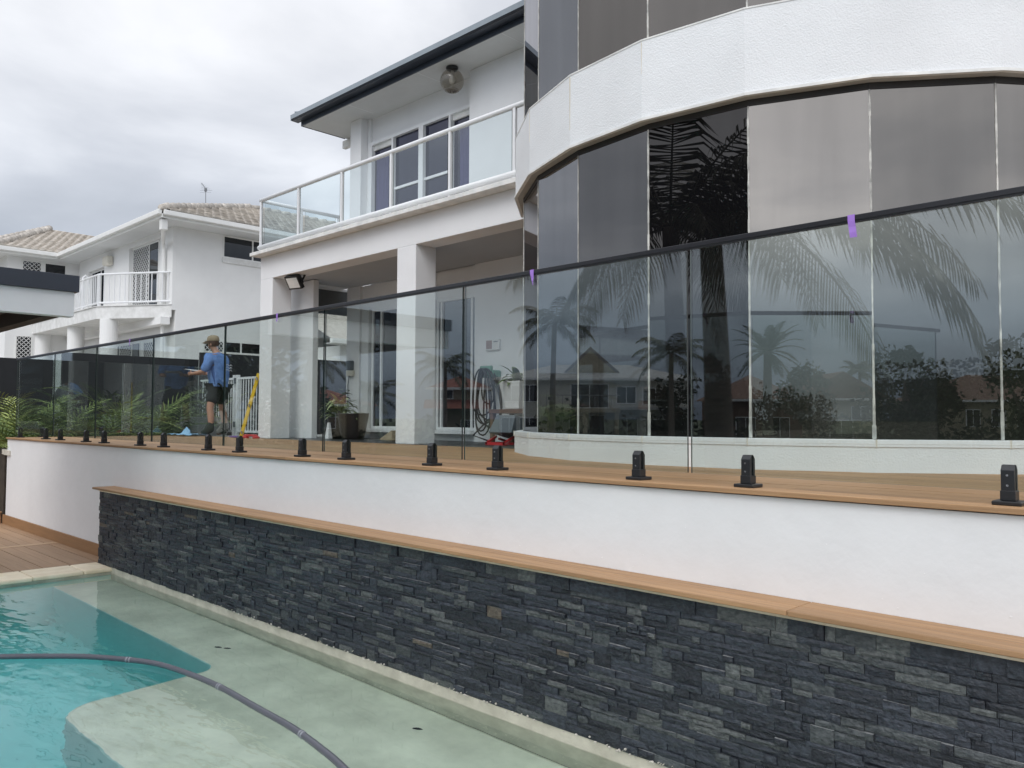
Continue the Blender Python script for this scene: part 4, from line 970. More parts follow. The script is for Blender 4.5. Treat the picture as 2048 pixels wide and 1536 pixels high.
caps((-32.8, 7.45, EZ+.02), (-37.5, 10.4, lz)); caps((-33.5, 6.98, EZ+.02), (-37.5, 10.35, lz)); caps((-45, 6.95, EZ), (-37.5, 10.4, lz))
# openings
def opening(name, plane, u0, u1, z0, z1, split=(), screen=None, pane='window_dark', sill=False, depth=.02):
    ax, pos, sg = plane
    def bx(a, b, za, zb_, d0, d1, nm, m_, par):
        d0, d1 = pos+sg*d0, pos+sg*d1; lo, hi = min(d0, d1), max(d0, d1)
        g = MB().box(lo, a, za, hi, b, zb_) if ax == 'X' else MB().box(a, lo, za, b, hi, zb_)
        return g.build(nm, M[m_] if m_ in M else m_, par)
    f = .045
    fr = MB()
    lo, hi = sorted((pos-sg*.01, pos+sg*depth))
    for a, b, za, zb_ in ((u0, u0+f, z0, z1), (u1-f, u1, z0, z1), (u0+f, u1-f, z0, z0+f), (u0+f, u1-f, z1-f, z1)):
        fr.box(lo, a, za, hi, b, zb_) if ax == 'X' else fr.box(a, lo, za, b, hi, zb_)
    fo = fr.build(name, M['nbtrim'], nb)
    xs = [u0+f]+list(split)+[u1-f]
    for i, (a, b) in enumerate(zip(xs, xs[1:])):
        bx(a, b, z0+f, z1-f, .002, .006, 'pane', pane, fo)
        if i: bx(a-.025, a+.025, z0+f, z1-f, .0061, depth+.001, 'mullion', 'nbtrim', fo)
        if screen is not None and i in screen:
            g = MB(); L_ = (b-a); H_ = z1-z0-2*f; stp = .105; r_ = .009
            for s_ in (1, -1):
                k = -H_
                while k < L_:
                    # diagonal from (k,0) to (k+H,H) clipped
                    t0 = max(0, -k); t1 = min(H_, L_-k)
                    if t1 > t0:
                        p, q = (k+t0, t0), (k+t1, t1)
                        if s_ < 0: p, q = (L_-p[0], p[1]), (L_-q[0], q[1])
                        P = [(pos+sg*.014, a+v_[0], z0+f+v_[1]) if ax == 'X' else (a+v_[0], pos+sg*.014, z0+f+v_[1]) for v_ in (p, q)]
                        g.bar(P[0], P[1], r_*2, .006, upv=(1, 0, 0) if ax == 'X' else (0, 1, 0))
                    k += stp*1.414
            g.build('security_mesh', M['screen'], fo)
    if sill: bx(u0-.02, u1+.02, z0-.16, z0, .0, .05, 'window_sill', 'nbslab', fo)
    return fo
PX = ('X', NX, 1); PF = ('Y', NY, -1); PW = ('X', -33.4, 1); PL = ('Y', NY+.12, -1)
opening('window', PX, 11.78, 14.1, 6.77, 7.49, (12.80,), None, 'window_dark', True)
opening('window', PX, 11.2, 13.15, 3.72, 4.12, (11.87, 12.45), (0,), 'window_dark')
opening('balcony_door', PL, -28.0, -25.85, 5.15, 7.30, (-26.62,), (0,), 'window_dark')
opening('balcony_door', PL, -31.92, -30.40, 5.15, 7.0, (-30.95,), None, 'window_dark')
opening('window', PW, 8.38, 9.05, 6.1, 7.42, (), (0,)); opening('window', PW, 9.12, 9.88, 6.1, 7.42, (), None)
opening('window', PW, 8.25, 8.8, 3.4, 4.65, (), (0,))
opening('lower_door', PL, -30.4, -27.2, 2.2, 4.15, (-29.0, -27.9), (1,)); opening('lower_door', PL, -26.95, -26.05, 2.2, 4.12, (), (0,))
# balcony: chamfered slab, columns, balustrade
ZBf = 5.12
out = [(-34.3, 8.80), (-26.75, 8.78), (-24.56, 10.19)]
S2('balcony_slab', MB().prism(out+[(-24.56, 10.21), (-33.38, 10.21), (-34.3, 9.6)], ZBf-.40, ZBf-.02), 'nbslab')
S2('slab_nosing', MB().prism([(-34.33, 8.76), (-26.74, 8.74), (-24.53, 10.17), (-24.53, 10.205), (-34.33, 10.205)], ZBf-.019, ZBf), 'nbslab')
for x, y in ((-33.4, 9.15), (-29.75, 9.15), (-26.6, 9.12)): S2('column', MB().lathe([(.26, 1.0), (.26, ZBf-.401)], (x, y, 0), 24), 'nbwall', smooth=False)
S2('under_beam', MB().box(-33.3, 9.9, ZBf-.62, -24.6, 10.18, ZBf-.401), 'nbwall')
rl = S2('balustrade', MB().tube([(-34.2, 8.86, ZBf+1.0), (-26.78, 8.86, ZBf+1.0), (-24.6, 10.26, ZBf+1.0)], .032, 8), 'trim')
MB().tube([(-34.2, 8.86, ZBf+.11), (-26.78, 8.86, ZBf+.11), (-24.6, 10.26, ZBf+.11)], .030, 8).build('lower_rail', M['trim'], rl)
for x, y in ((-26.78, 8.86), (-28.2, 8.86), (-29.7, 8.86)): MB().box(x-.03, y-.03, ZBf, x+.03, y+.03, ZBf+.98).build('post', M['trim'], rl)
for i in range(1, 14):
    p = Vector((-26.78, 8.86, 0)).lerp(Vector((-24.6, 10.26, 0)), i/14); MB().box(p.x-.012, p.y-.012, ZBf+.12, p.x+.012, p.y+.012, ZBf+.98).build('baluster', M['trim'], rl)
x = -26.95
while x > -33:
    MB().box(x-.012, 8.848, ZBf+.12, x+.012, 8.872, ZBf+.98).build('baluster', M['trim'], rl); x -= .155
S2('downpipe', MB().tube([(-23.75, 9.60, 7.46), (-23.95, 9.65, 7.22), (-24.9, 10.05, 7.02), (-25.0, 10.12, 6.85), (-25.0, 10.12, 1.5)], .055, 8), 'nbtrim')
S2('rainwater_head', MB().box(-23.86, 9.50, 7.16, -23.68, 9.68, 7.46), 'nbtrim', bevel=.01)
# low rear wing seen under the shade
S2('rear_wing', MB().box(-24.53, 14.2, 0, -21.5, 24, 3.95), 'nbwall')
S2('rear_wing_gutter', MB().box(-21.15, 13.6, 3.96, -21.0, 24, 4.10), 'nbtrim')
S2('rear_wing_soffit', MB().box(-21.5, 13.6, 3.951, -21.151, 24, 3.97), 'soffit')
g = MB(); g.add([(-21.1, 13.6, 4.11), (-21.1, 24, 4.11), (-24.52, 24, 5.65), (-24.52, 13.6, 5.65)], [(0, 1, 2, 3)]); S2('rear_wing_roof', g, 'rooftile')
S2('rear_wing_bracket', MB().bar((-21.1, 15.4, 3.9), (-21.49, 15.4, 3.55), .12, .14), 'nbtrim')
# neighbour fittings
hl = tag(MB().box(-29.95, 9.98, 6.95, -29.45, 10.198, 7.27).build('wall_unit', M['plastic_cream'], bevel=.05), 'cream rounded box unit on the neighbour wall between two balcony doors', 'wall unit')
an = thing('antenna', 'thin television antenna on a short mast above the tiled roof', 'antenna', (-26.5, 12.2, 8.6))
AP = Vector((-26.18, 11.95, 9.0)); AT = Vector((-26.22, 11.95, 9.32))
MB().tube([AP-Vector((0, 0, .5)), AT], .014, 6).build('mast', M['antenna'], an)
b0, b1 = AT+Vector((-.10, -.10, .22)), AT+Vector((.03, .03, -.03))
MB().tube([b0, b1], .012, 6).build('boom', M['antenna'], an)
g = MB()
for k in range(6):
    c_ = b0.lerp(b1, k/5); s_ = .03+.03*k; g.tube([c_-Vector((.7, .7, 0))*s_, c_+Vector((.7, .7, 0))*s_], .004, 4)
for dz in (-.10, -.03): g.tube([AT+Vector((-.13, -.13, dz)), AT+Vector((.13, .13, dz))], .004, 4)
g.build('element', M['antenna'], an)
MB().box(AT.x-.035, AT.y-.035, AT.z-.06, AT.x+.035, AT.y+.035, AT.z+.05).build('junction_box', M['antenna'], an)
dr = thing('drying_rack', 'white folding clothes airer on the neighbour balcony', 'rack', (-30, 9.3, ZBf))
g = MB()
for x in (-30.7, -29.5):
    g.tube([(x, 9.1, ZBf), (x, 9.25, ZBf+1.28), (x, 9.32, ZBf+1.36), (x, 9.4, ZBf+1.28), (x, 9.55, ZBf)], .028, 6)
for z_, y_ in ((1.3, 9.3), (1.1, 9.2), (.9, 9.2)): g.tube([(-30.7, y_, ZBf+z_), (-29.5, y_, ZBf+z_)], .012, 6)
g.build('frame', M['trim'], dr)

# ================================================================== PLANTS
def frond(mb, base, d, ln, droop, nl, lw, ll, hang, m=0, rachis=.012, rg=random):
    """arching rachis with two rows of drooping leaflets"""
    d = Vector(d).normalized(); p = Vector(base); side = d.cross(Vector((0, 0, 1))).normalized(); pts = [p.copy()]; dirs = [d.copy()]
    n = 14
    for i in range(n):
        d = (d+Vector((0, 0, -droop/n*(0.4+1.2*i/n)))).normalized(); p = p+d*(ln/n); pts.append(p.copy()); dirs.append(d.copy())
    mb.tube(pts, [rachis*(1-.8*i/n) for i in range(n+1)], 4, m, cap=False)
    for k in range(nl):
        t_ = .12+.88*k/(nl-1); f = t_*n; i = min(int(f), n-1); q = pts[i].lerp(pts[i+1], f-i); dd = dirs[i]
        L_ = ll*(math.sin(math.pi*(.12+.80*t_))**.7)*rg.uniform(.85, 1.1)
        for s_ in (-1, 1):
            v = (side*s_*(1-.45*t_)+dd*(.45+.5*t_)+Vector((0, 0, .25-hang*rg.uniform(.7, 1.2)))).normalized()
            v2 = (v+Vector((0, 0, -hang*1.1))).normalized()
            a = q; b = q+v*L_*.5; c = b+v2*L_*.5; wv = dd*lw*.5
            o = len(mb.v); mb.v += [tuple(a-wv*.5), tuple(a+wv*.5), tuple(b+wv), tuple(b-wv), tuple(c)]
            mb.f += [[o, o+1, o+2, o+3], [o+3, o+2, o+4]]; mb.mi += [m, m]
rgp = random.Random(21)
cane = [(-15.6, 4.0, 1.05), (-16.2, 4.6, 1.10), (-15.5, 5.2, 1.2), (-16.4, 5.5, 1.15), (-15.7, 6.0, 1.5), (-16.5, 6.5, 1.2), (-15.9, 6.9, 1.15), (-15.3, 4.6, .85), (-16.9, 3.9, 1.0), (-15.35, 3.85, .75)]
lab = ['bushy cane palm nearest the end of the glass fence', 'cane palm against the black wall beside the half round panel', 'low cane palm just behind the side glass', 'cane palm under the half round panel', 'tallest cane palm with upright yellow fronds near the worker', 'cane palm behind the tallest one against the wall', 'cane palm beside the concrete planter', 'short cane palm in front of the half round panel', 'dark cane palm at the left edge of the photo', 'small dark palm behind the end of the white wall']
for (x, y, h), lb in zip(cane, lab):
    h *= 1.18
    t_ = thing('cane_palm', lb, 'palm', (x, y, 1.1), 'cane palms in the garden bed')
    for i in range(13):
        a = i*2.4+rgp.uniform(-.3, .3); el = rgp.uniform(.5, 2.2); g = MB()
        frond(g, (x+.06*math.cos(a), y+.06*math.sin(a), 1.1), (math.cos(a), math.sin(a), el), h*rgp.uniform(.75, 1.15), rgp.uniform(.7, 1.5), 15, .026, .34*h/1.1, .25, rachis=.009, rg=rgp)
        g.build('frond', M['leafyellow'] if rgp.random() < .55 else M['leaf'], t_)
# dark undergrowth outside the wall end
for x, y, z, s_, lb in ((-15.9, 2.75, 0, 1.5, 'dark leafy shrub at the photo edge beyond the white wall'), (-17.0, 3.1, 0, 1.7, 'tall dark shrub against the black wall at the photo edge')):
    t_ = thing('shrub', lb, 'shrub', (x, y, z))
    MB().tube([(x, y, z), (x+.05, y, z+s_*.6)], .03, 6).build('stem', M['bark'], t_)
    g = MB()
    for i in range(420):
        a = rgp.uniform(0, 6.28); r_ = rgp.uniform(.05, .5)*s_*.6; hz_ = rgp.uniform(.15, 1)*s_
        leaf_blade(g, (x+r_*math.cos(a), y+r_*math.sin(a), z+hz_), (math.cos(a), math.sin(a), rgp.uniform(-.3, .8)), rgp.uniform(.10, .2), .035, .8, 2)
    g.build('foliage', M['leafdark'], t_)
st_ = thing('timber_steps', 'brown timber steps beyond the far end of the white wall', 'steps', (-15.5, 3.1, 0))
for i in range(4):
    MB().box(-15.10-.30*i-.3, 2.85, .006, -14.82-.30*i-.0, 3.54, .006+.16*(i+1)).build('step_riser', M['deckedge'], st_)
    MB().box(-15.12-.30*i, 2.84, .007+.16*(i+1), -14.80-.30*i, 3.542, .03+.16*(i+1)).build('step_tread', M['deck'], st_)
cpn = thing('concrete_planter', 'square grey concrete planter with a twiggy shrub behind the worker', 'planter', (-15.6, 7.2, 1.1))
MB().hexa([(-15.95, 6.9, 1.1), (-15.25, 6.9, 1.1), (-15.25, 7.45, 1.1), (-15.95, 7.45, 1.1), (-16.0, 6.85, 1.70), (-15.2, 6.85, 1.70), (-15.2, 7.5, 1.70), (-16.0, 7.5, 1.70)]).build('tub', M['concrete'], cpn, bevel=.01)
g = MB()
for i in range(260):
    a = rgp.uniform(0, 6.28); r_ = rgp.uniform(0, .42); leaf_blade(g, (-15.6+r_*math.cos(a), 7.15+r_*math.sin(a)*.8, 1.70+rgp.uniform(0, .55)), (math.cos(a), math.sin(a), rgp.uniform(0, 1)), rgp.uniform(.08, .15), .02, .5, 2)
g.build('foliage', M['leafdark'], cpn)

# ================================================================== WORKER
pe = thing('person', 'worker in khaki cap, blue shirt and dark shorts holding a white sheet, seen from behind', 'person', (-13.75, 6.6, DZ))
PXY = Vector((-13.80, 6.60, DZ))
Fd = Vector((-.88, -.47, 0)).normalized(); Rd = Fd.cross(Vector((0, 0, 1))).normalized()
def W(f, r_, z): return PXY+Fd*f+Rd*r_+Vector((0, 0, z))
def skinmesh(name, verts, edges, m_, parent, sub=2, root=0):
    me = bpy.data.meshes.new(name); off = wl(pe)
    me.from_pydata([tuple(Vector(v[0])-off) for v in verts], edges, []); me.materials.append(M[m_])
    o = bpy.data.objects.new(name, me); COL.objects.link(o); o.parent = parent; WL[o.name] = tuple(off)
    s_ = o.modifiers.new('skin', 'SKIN'); s_.use_smooth_shade = True
    for i, v in enumerate(verts):
        r_ = v[1]; me.skin_vertices[0].data[i].radius = r_ if isinstance(r_, tuple) else (r_, r_)
    me.skin_vertices[0].data[root].use_root = True
    s2 = o.modifiers.new('sub', 'SUBSURF'); s2.levels = sub; s2.render_levels = sub
    return o
# joints: f forward, r to his right, z up
hip, wst, chest, neck0, neck1, head0, head1 = W(0, 0, .92), W(.0, 0, 1.08), W(.02, 0, 1.30), W(.05, 0, 1.46), W(.09, 0, 1.52), W(.125, 0, 1.60), W(.145, 0, 1.70)
shL, shR = W(.03, -.19, 1.39), W(.03, .19, 1.39)
elL, elR = W(.10, -.27, 1.13), W(.13, .26, 1.13)
wrL, wrR = W(.36, -.22, 1.10), W(.38, .17, 1.12)
haL, haR = W(.44, -.20, 1.10), W(.46, .14, 1.12)
hpL, hpR = W(0, -.10, .88), W(0, .10, .88)
knL, knR = W(.02, -.21, .49), W(.05, .17, .49)
anL, anR = W(-.03, -.24, .09), W(0, .20, .09)
toL, toR = W(.15, -.27, .035), W(.18, .22, .035)
V = [(hip, .13), (wst, .125), (chest, .135), (neck0, .065), (neck1, .055), (head0, .085), (head1, .082),
     (shL, .06), (elL, .047), (wrL, .030), (haL, .030), (shR, .06), (elR, .047), (wrR, .030), (haR, .030),
     (hpL, .095), (knL, .062), (W(-.02, -.225, .34), .062), (anL, .04), (toL, .035), (hpR, .095), (knR, .062), (W(.01, .185, .34), .062), (anR, .04), (toR, .035)]
E_ = [(0, 1), (1, 2), (2, 3), (3, 4), (4, 5), (5, 6), (2, 7), (7, 8), (8, 9), (9, 10), (2, 11), (11, 12), (12, 13), (13, 14), (0, 15), (15, 16), (16, 17), (17, 18), (18, 19), (0, 20), (20, 21), (21, 22), (22, 23), (23, 24)]
body_ = skinmesh('body', V, E_, 'skin', pe)
# fingers curl round the sheet; thumb on the near side
fg = MB()
for hc, s_ in ((haL, -1), (haR, 1)):
    for k in range(4):
        b0 = hc+Fd*.015+Vector((0, 0, .022-.015*k)); ln = (.075, .085, .08, .062)[k]
        fg.tube([b0, b0+Fd*ln*.45-Rd*s_*.012, b0+Fd*ln*.75-Rd*s_*.035, b0+Fd*ln*.72-Rd*s_*.058], [.0095, .009, .0085, .006], 6)
    b0 = hc-Fd*.01+Vector((0, 0, .02)); fg.tube([b0, b0+Vector((0, 0, .028))-Rd*s_*.02+Fd*.02, b0+Vector((0, 0, .035))-Rd*s_*.045+Fd*.05], [.012, .010, .007], 6)
# nose, ear, brow on the head
nose = head0+Fd*.098+Vector((0, 0, .005)); fg.tube([nose+Vector((0, 0, .035))-Fd*.015, nose+Fd*.008, nose-Vector((0, 0, .012))-Fd*.012], [.010, .015, .008], 6)
for s_ in (-1, 1):
    ea = head0+Rd*.084*s_-Fd*.01+Vector((0, 0, .01)); fg.tube([ea+Vector((0, 0, .03)), ea+Rd*.012*s_, ea-Vector((0, 0, .03))], [.008, .017, .006], 6)
fg.tube([head0+Fd*.085-Vector((0, 0, .035))+Rd*-.025, head0+Fd*.094-Vector((0, 0, .036)), head0+Fd*.085-Vector((0, 0, .035))+Rd*.025], .007, 6)
fg.build('hands_and_face', M['skin'], pe, smooth=True)
sv = [(W(.0, 0, .86), (.205, .165)), (W(.0, 0, 1.05), (.20, .16)), (W(.01, 0, 1.26), (.205, .165)), (W(.04, 0, 1.42), (.12, .12)), (W(.065, 0, 1.475), .075),
      (W(.03, -.20, 1.385), .088), (W(.07, -.255, 1.22), .085), (W(.13, -.275, 1.12), .075), (W(.03, .20, 1.385), .088), (W(.08, .25, 1.22), .085), (W(.16, .26, 1.12), .075)]
skinmesh('shirt', sv, [(0, 1), (1, 2), (2, 3), (3, 4), (2, 5), (5, 6), (6, 7), (2, 8), (8, 9), (9, 10)], 'shirt', pe, 2, 1)
mk = MB()   # pale wave print on the back and a line of small letters' bars above it
back = W(-.19, .02, 1.25)
for j in range(3):
    pts = [back+Rd*(-.085+.17*i/12)+Vector((0, 0, -.045*j+.012*math.sin(i*.9)))-Fd*(.0+.018*math.cos((i-6)*.25)) for i in range(13)]
    mk.tube(pts, .0045, 4)
mk.build('wave_print', M['trim'], pe)
hv = [(W(0, 0, .93), (.165, .14)), (W(0, -.095, .84), .125), (W(.01, -.15, .66), .115), (W(.015, -.185, .555), .110), (W(0, .095, .84), .125), (W(.025, .135, .66), .115), (W(.035, .155, .555), .110)]
skinmesh('shorts', hv, [(0, 1), (1, 2), (2, 3), (0, 4), (4, 5), (5, 6)], 'shorts', pe, 2)
for an_, to_, kn_ in ((anL, toL, knL), (anR, toR, knR)):
    skinmesh('boot', [(an_.lerp(kn_, .42), .066), (an_+Vector((0, 0, .03)), .060), (an_-Vector((0, 0, .035))-Fd*.03, .055), (to_+Vector((0, 0, .010)), (.05, .042))], [(0, 1), (1, 2), (1, 3)], 'boots', pe, 2, 1)
# cap and hair
hc = W(.135, 0, 1.665)
hcap = MB(); n = 18; rings = [(.100, .0), (.104, .025), (.100, .055), (.083, .085), (.050, .103), (.012, .108)]
ov = []
for r_, z_ in rings:
    for j in range(n):
        a = 2*math.pi*j/n; ov.append(hc+Fd*r_*1.10*math.cos(a)+Rd*r_*.92*math.sin(a)+Vector((0, 0, z_+.02-.10*r_*math.cos(a)*.35)))
hcap.v = [tuple(x) for x in ov]
for i in range(len(rings)-1):
    for j in range(n): hcap.f.append([i*n+j, i*n+(j+1) % n, (i+1)*n+(j+1) % n, (i+1)*n+j]); hcap.mi.append(0)
hcap.f.append([(len(rings)-1)*n+j for j in range(n)]); hcap.mi.append(0)
cpo = hcap.build('cap', M['cap'], pe, smooth=True)
vz = MB(); o0 = []
for i in range(9):
    a = R(-62+124*i/8); inn = hc+Fd*.108*math.cos(a)+Rd*.094*math.sin(a)+Vector((0, 0, .015)); outp = hc+Fd*(.10+.085*math.cos(a)**.5)*1.0+Rd*.10*math.sin(a)+Vector((0, 0, -.020)); o0.append((inn, outp))
for (a1, b1), (a2, b2) in zip(o0, o0[1:]):
    vz.add([a1, b1, b2, a2], [(0, 1, 2, 3)])
vo = vz.build('visor', M['cap'], cpo); s_ = vo.modifiers.new('thick', 'SOLIDIFY'); s_.thickness = .008
hm = MB(); ov = []
for i in range(6):
    for j in range(13):
        a = R(70+220*j/12); el = R(35-75*i/5); ov.append(W(.125, 0, 1.64)+(Fd*math.cos(a)*.098+Rd*math.sin(a)*.093)*math.cos(el*.8)+Vector((0, 0, .088*math.sin(el))))
hm.v = [tuple(x) for x in ov]
for i in range(5):
    for j in range(12): a_ = i*13+j; hm.f.append([a_, a_+1, a_+14, a_+13]); hm.mi.append(0)
hm.build('hair', M['hair'], pe, smooth=True)
ph_ = MB(); c_ = W(.50, -.02, 1.17)
ph_.obox(c_, Fd*.21+Vector((0, 0, .03)), Rd*.30, Vector((0, 0, .004))-Fd*.0006)
tag(ph_.build('white_sheet', M['white_paper']), 'white sheet held flat in front of the worker', 'sheet')

# ================================================================== BEHIND THE CAMERA: what the glass mirrors
rgq = random.Random(77)
def palm(name, label, x, y, z, hgt, nf, ln, droop, nl, ll, lw, hang, lean=(0, 0), mt='palmleaf', rtr=.16, group=None, elr=(-.35, 1.5), big=None):
    t_ = thing(name, label, 'palm', (x, y, z), group)
    top = Vector((x+lean[0], y+lean[1], z+hgt))
    tp_ = [Vector((x, y, z)).lerp(top, k/8)+Vector((lean[0], lean[1], 0))*(-.18*math.sin(math.pi*k/8)) for k in range(9)]
    MB().tube(tp_, [rtr*(1.35-.5*k/8) for k in range(9)], 10).build('trunk', M['bark'], t_, smooth=True)
    spec = [(i*2.39996, elr[0]+(elr[1]-elr[0])*((i+.5)/nf), 1) for i in range(nf)] if not big else big
    for a, el, kl in spec:
        a += rgq.uniform(-.12, .12)
        g = MB(); frond(g, top+Vector((.06*math.cos(a), .06*math.sin(a), 0)), (math.cos(a), math.sin(a), el), ln*kl*rgq.uniform(.92, 1.06), droop*rgq.uniform(.85, 1.15), nl, lw, ll, hang, rachis=rtr*.18, rg=rgq)
        g.build('frond', M[mt], t_)
    return t_
BIGF = [(R(a), el, k) for a, el, k in ((0, .38, 1.1), (-14, .18, 1), (14, .55, 1), (-30, .5, 1), (26, .15, .8), (-6, .85, 1), (38, .8, .75), (-48, .2, 1), (-70, .6, 1), (-95, .2, 1), (-120, .7, 1), (60, .3, .5), (90, .7, .5), (118, .2, .5), (150, .6, .7), (172, .25, .85), (-172, .6, .85), (-150, .1, .9), (164, 1.0, .7), (185, -.05, .8), (-20, -.15, .9), (8, -.1, .95), (45, -.2, .6), (-60, -.3, .9), (140, -.3, .6), (75, 1.5, .7), (-110, 1.6, .9), (-40, 1.3, 1), (200, 1.4, .9), (20, 1.2, .9))]
palm('coconut_palm', 'big coconut palm with drooping fronds mirrored across the bay windows and glass fence', -5.7, -2.5, -.05, 4.95, 30, 4.5, 1.45, 56, 1.0, .046, .8, (-.1, .15), big=BIGF)
palm('coconut_palm', 'slender palm standing left of the white house across the canal', -30.0, -26.3, -.3, 7.3, 17, 2.6, 1.6, 26, .8, .07, .7, (.2, 0), rtr=.15, elr=(-.4, 1.4))
palm('date_palm', 'date palm with stiff radiating fronds on the far bank', -26.2, -44.0, -.3, 6.6, 30, 2.6, .9, 24, .55, .09, .25, (0, 0), 'leafdark', .28, elr=(-.7, 1.8))
palm('coconut_palm', 'bushy palm right of the white house across the canal', -29.2, -36.9, -.3, 6.2, 18, 2.7, 1.5, 24, .8, .08, .6, (0, 0), rtr=.16)
palm('coconut_palm', 'small palm by the red roofed house on the far bank', -39.3, -17.2, -.3, 5.2, 16, 2.1, 1.5, 22, .7, .07, .6, (0, 0), rtr=.13)
palm('coconut_palm', 'short palm beyond the low red roof across the canal', -35.5, -18.2, -.3, 3.2, 14, 1.7, 1.3, 20, .6, .07, .5, (0, 0), rtr=.12)
palm('coconut_palm', 'tall thin palm before the orange tiled house', -36.5, -24.1, -.3, 5.0, 16, 2.0, 1.5, 22, .7, .07, .6, (0, 0), rtr=.12)
palm('coconut_palm', 'small round palm over the cream house on the far bank', -27.7, -63.7, -.3, 6.2, 16, 1.6, 1.2, 20, .6, .09, .5, (0, 0), rtr=.14)
def tree(label, x, y, z, h, rad, n, mt='leafdark', lo=.25):
    t_ = thing('tree', label, 'tree', (x, y, z), None)
    tr = MB(); tr.tube([(x, y, z), (x+.1, y, z+h*.35), (x, y+.1, z+h*.7)], [.18, .14, .05], 8)
    for k in range(6):
        a = k*1.05+.3; tr.tube([(x, y, z+h*.3), (x+rad*.6*math.cos(a), y+rad*.6*math.sin(a), z+h*(.55+.06*k))], [.08, .03], 6)
    tr.build('trunk', M['bark'], t_)
    cl_ = []
    for k in range(26):
        a = rgq.uniform(0, 6.28); u_ = rgq.random()**.5; zz_ = rgq.uniform(lo, .95); rr_ = rad*u_*(1-abs(zz_-.55)*1.1)
        cl_.append((x+rr_*math.cos(a), y+rr_*math.sin(a), z+h*zz_, rgq.uniform(.25, .48)*rad))
    g = MB()
    for i in range(n):
        cx_, cy_, cz_, cr_ = rgq.choice(cl_); d_ = Vector((rgq.gauss(0, 1), rgq.gauss(0, 1), rgq.gauss(0, .8))).normalized()*cr_*rgq.uniform(.6, 1.08)
        p = Vector((cx_, cy_, cz_))+d_; a1 = Vector((rgq.gauss(0, 1), rgq.gauss(0, 1), rgq.gauss(0, 1))).normalized(); a2 = a1.orthogonal().normalized(); s_ = rgq.uniform(.12, .26)
        g.add([p-a1*s_, p+a2*s_*.5, p+a1*s_, p-a2*s_*.5], [(0, 1, 2, 3)])
    g.build('crown', M[mt], t_)
    return t_
tree('round dark tree behind the brown hut on the far bank', -25.5, -49.0, -.3, 5.6, 2.1, 2200)
tree('tallest dark mango tree between the cream house and the long roof', -18.5, -47.4, -.3, 6.4, 2.6, 3200, lo=.05)
tree('lower dark tree right of the mango tree on the canal edge', -17.3, -48.6, -.3, 4.7, 1.7, 1600, lo=.05)
tree('tall loose tree at the right end of the far bank', -11.2, -44.6, -.3, 6.6, 2.0, 1700, lo=.1)
tree('leafy tree right of the white house across the canal', -31.0, -39.5, -.3, 5.0, 1.9, 1800, lo=.1)
tree('dark spreading tree over the left end of the far bank', -34.0, -9.5, -.3, 6.0, 2.6, 2600, lo=.35)
for k in range(11):  # row added out of view so the bay glass mirrors dark foliage
    tree('dense dark tree added in an unbroken row along the right bank to darken the bay reflection', -6+4.2*k+rgq.uniform(-1, 1), -60-3.9*k+rgq.uniform(-1, 1), -.3, rgq.uniform(4.2, 6.5), 3.0, 1500, lo=.02)['group'] = 'trees added along the right bank to darken the bay reflection'
tree('dark tree between the red roof and the far white house', -44.4, -19.2, -.3, 4.2, 1.7, 1500, lo=.05)
def far_house(name, label, P0, P1, dep, zb, ze, zr, wallm, roofm, wins, roof='hip', ov=.5, balcony=None, extra=None):
    """P0-P1 front edge (right to left as seen from the canal); depth goes away from the camera side"""
    a, b = Vector((*P0, 0)), Vector((*P1, 0)); u = (b-a).normalized(); Wd = (b-a).length
    n_ = Vector((u.y, -u.x, 0))
    if n_.dot(a) < 0: n_ = -n_           # away from us
    t_ = thing(name, label, 'house', (P0[0], P0[1], zb))
    def X(s, d, z): v = a+u*s+n_*d; return (v.x, v.y, z)
    def hb(s0, s1, d0, d1, z0, z1, mb=None):
        return (mb or MB()).hexa([X(s0, d0, z0), X(s1, d0, z0), X(s1, d1, z0), X(s0, d1, z0), X(s0, d0, z1), X(s1, d0, z1), X(s1, d1, z1), X(s0, d1, z1)])
    hb(0, Wd, 0, dep, zb, ze).build('wall', M[wallm], t_)
    r = MB()
    e0 = [X(-ov, -ov, ze), X(Wd+ov, -ov, ze), X(Wd+ov, dep+ov, ze), X(-ov, dep+ov, ze)]
    if roof == 'hip':
        k = min(dep/2, Wd/2)*.98
        r.add(e0+[X(k, dep/2, zr), X(Wd-k, dep/2, zr)], [(0, 1, 5, 4), (1, 2, 5), (2, 3, 4, 5), (3, 0, 4), (0, 3, 2, 1)])
    else:
        r.add(e0+[X(Wd/2, -ov, zr), X(Wd/2, dep+ov, zr)], [(0, 1, 4), (1, 2, 5, 4), (2, 3, 5), (3, 0, 4, 5), (0, 3, 2, 1)])
    r.build('roof', M[roofm], t_)
    hb(-ov-.02, Wd+ov+.02, -ov-.08, -ov-.01, ze-.16, ze+.02).build('gutter', M['trim'], t_)
    for s0, s1, z0, z1 in wins:
        f = hb(s0-.07, s1+.07, -.05, -.005, z0-.07, z1+.07).build('window', M['trim'], t_)
        mid = (s0+s1)/2
        for q0, q1 in ((s0, mid-.03), (mid+.03, s1)): hb(q0, q1, -.07, -.051, z0, z1).build('pane', M['window_dark'], f)
    if balcony:
        s0, s1, zf = balcony
        hb(s0, s1, -1.9, -.01, zf-.3, zf).build('balcony', M['creamwall'], t_)
        g = MB(); hb(s0, s1, -1.9, -1.86, zf+.95, zf+1.0, g)
        s = s0
        while s < s1: hb(s, s+.04, -1.9, -1.86, zf, zf+.95, g); s += 1.2
        g.build('railing', M['antenna'], t_)
        for s in (s0+.1, (s0+s1)/2, s1-.4): hb(s, s+.3, -1.8, -1.5, zb, zf-.3).build('column', M['creamwall'], t_)
    if extra: extra(t_, X, hb)
    return t_
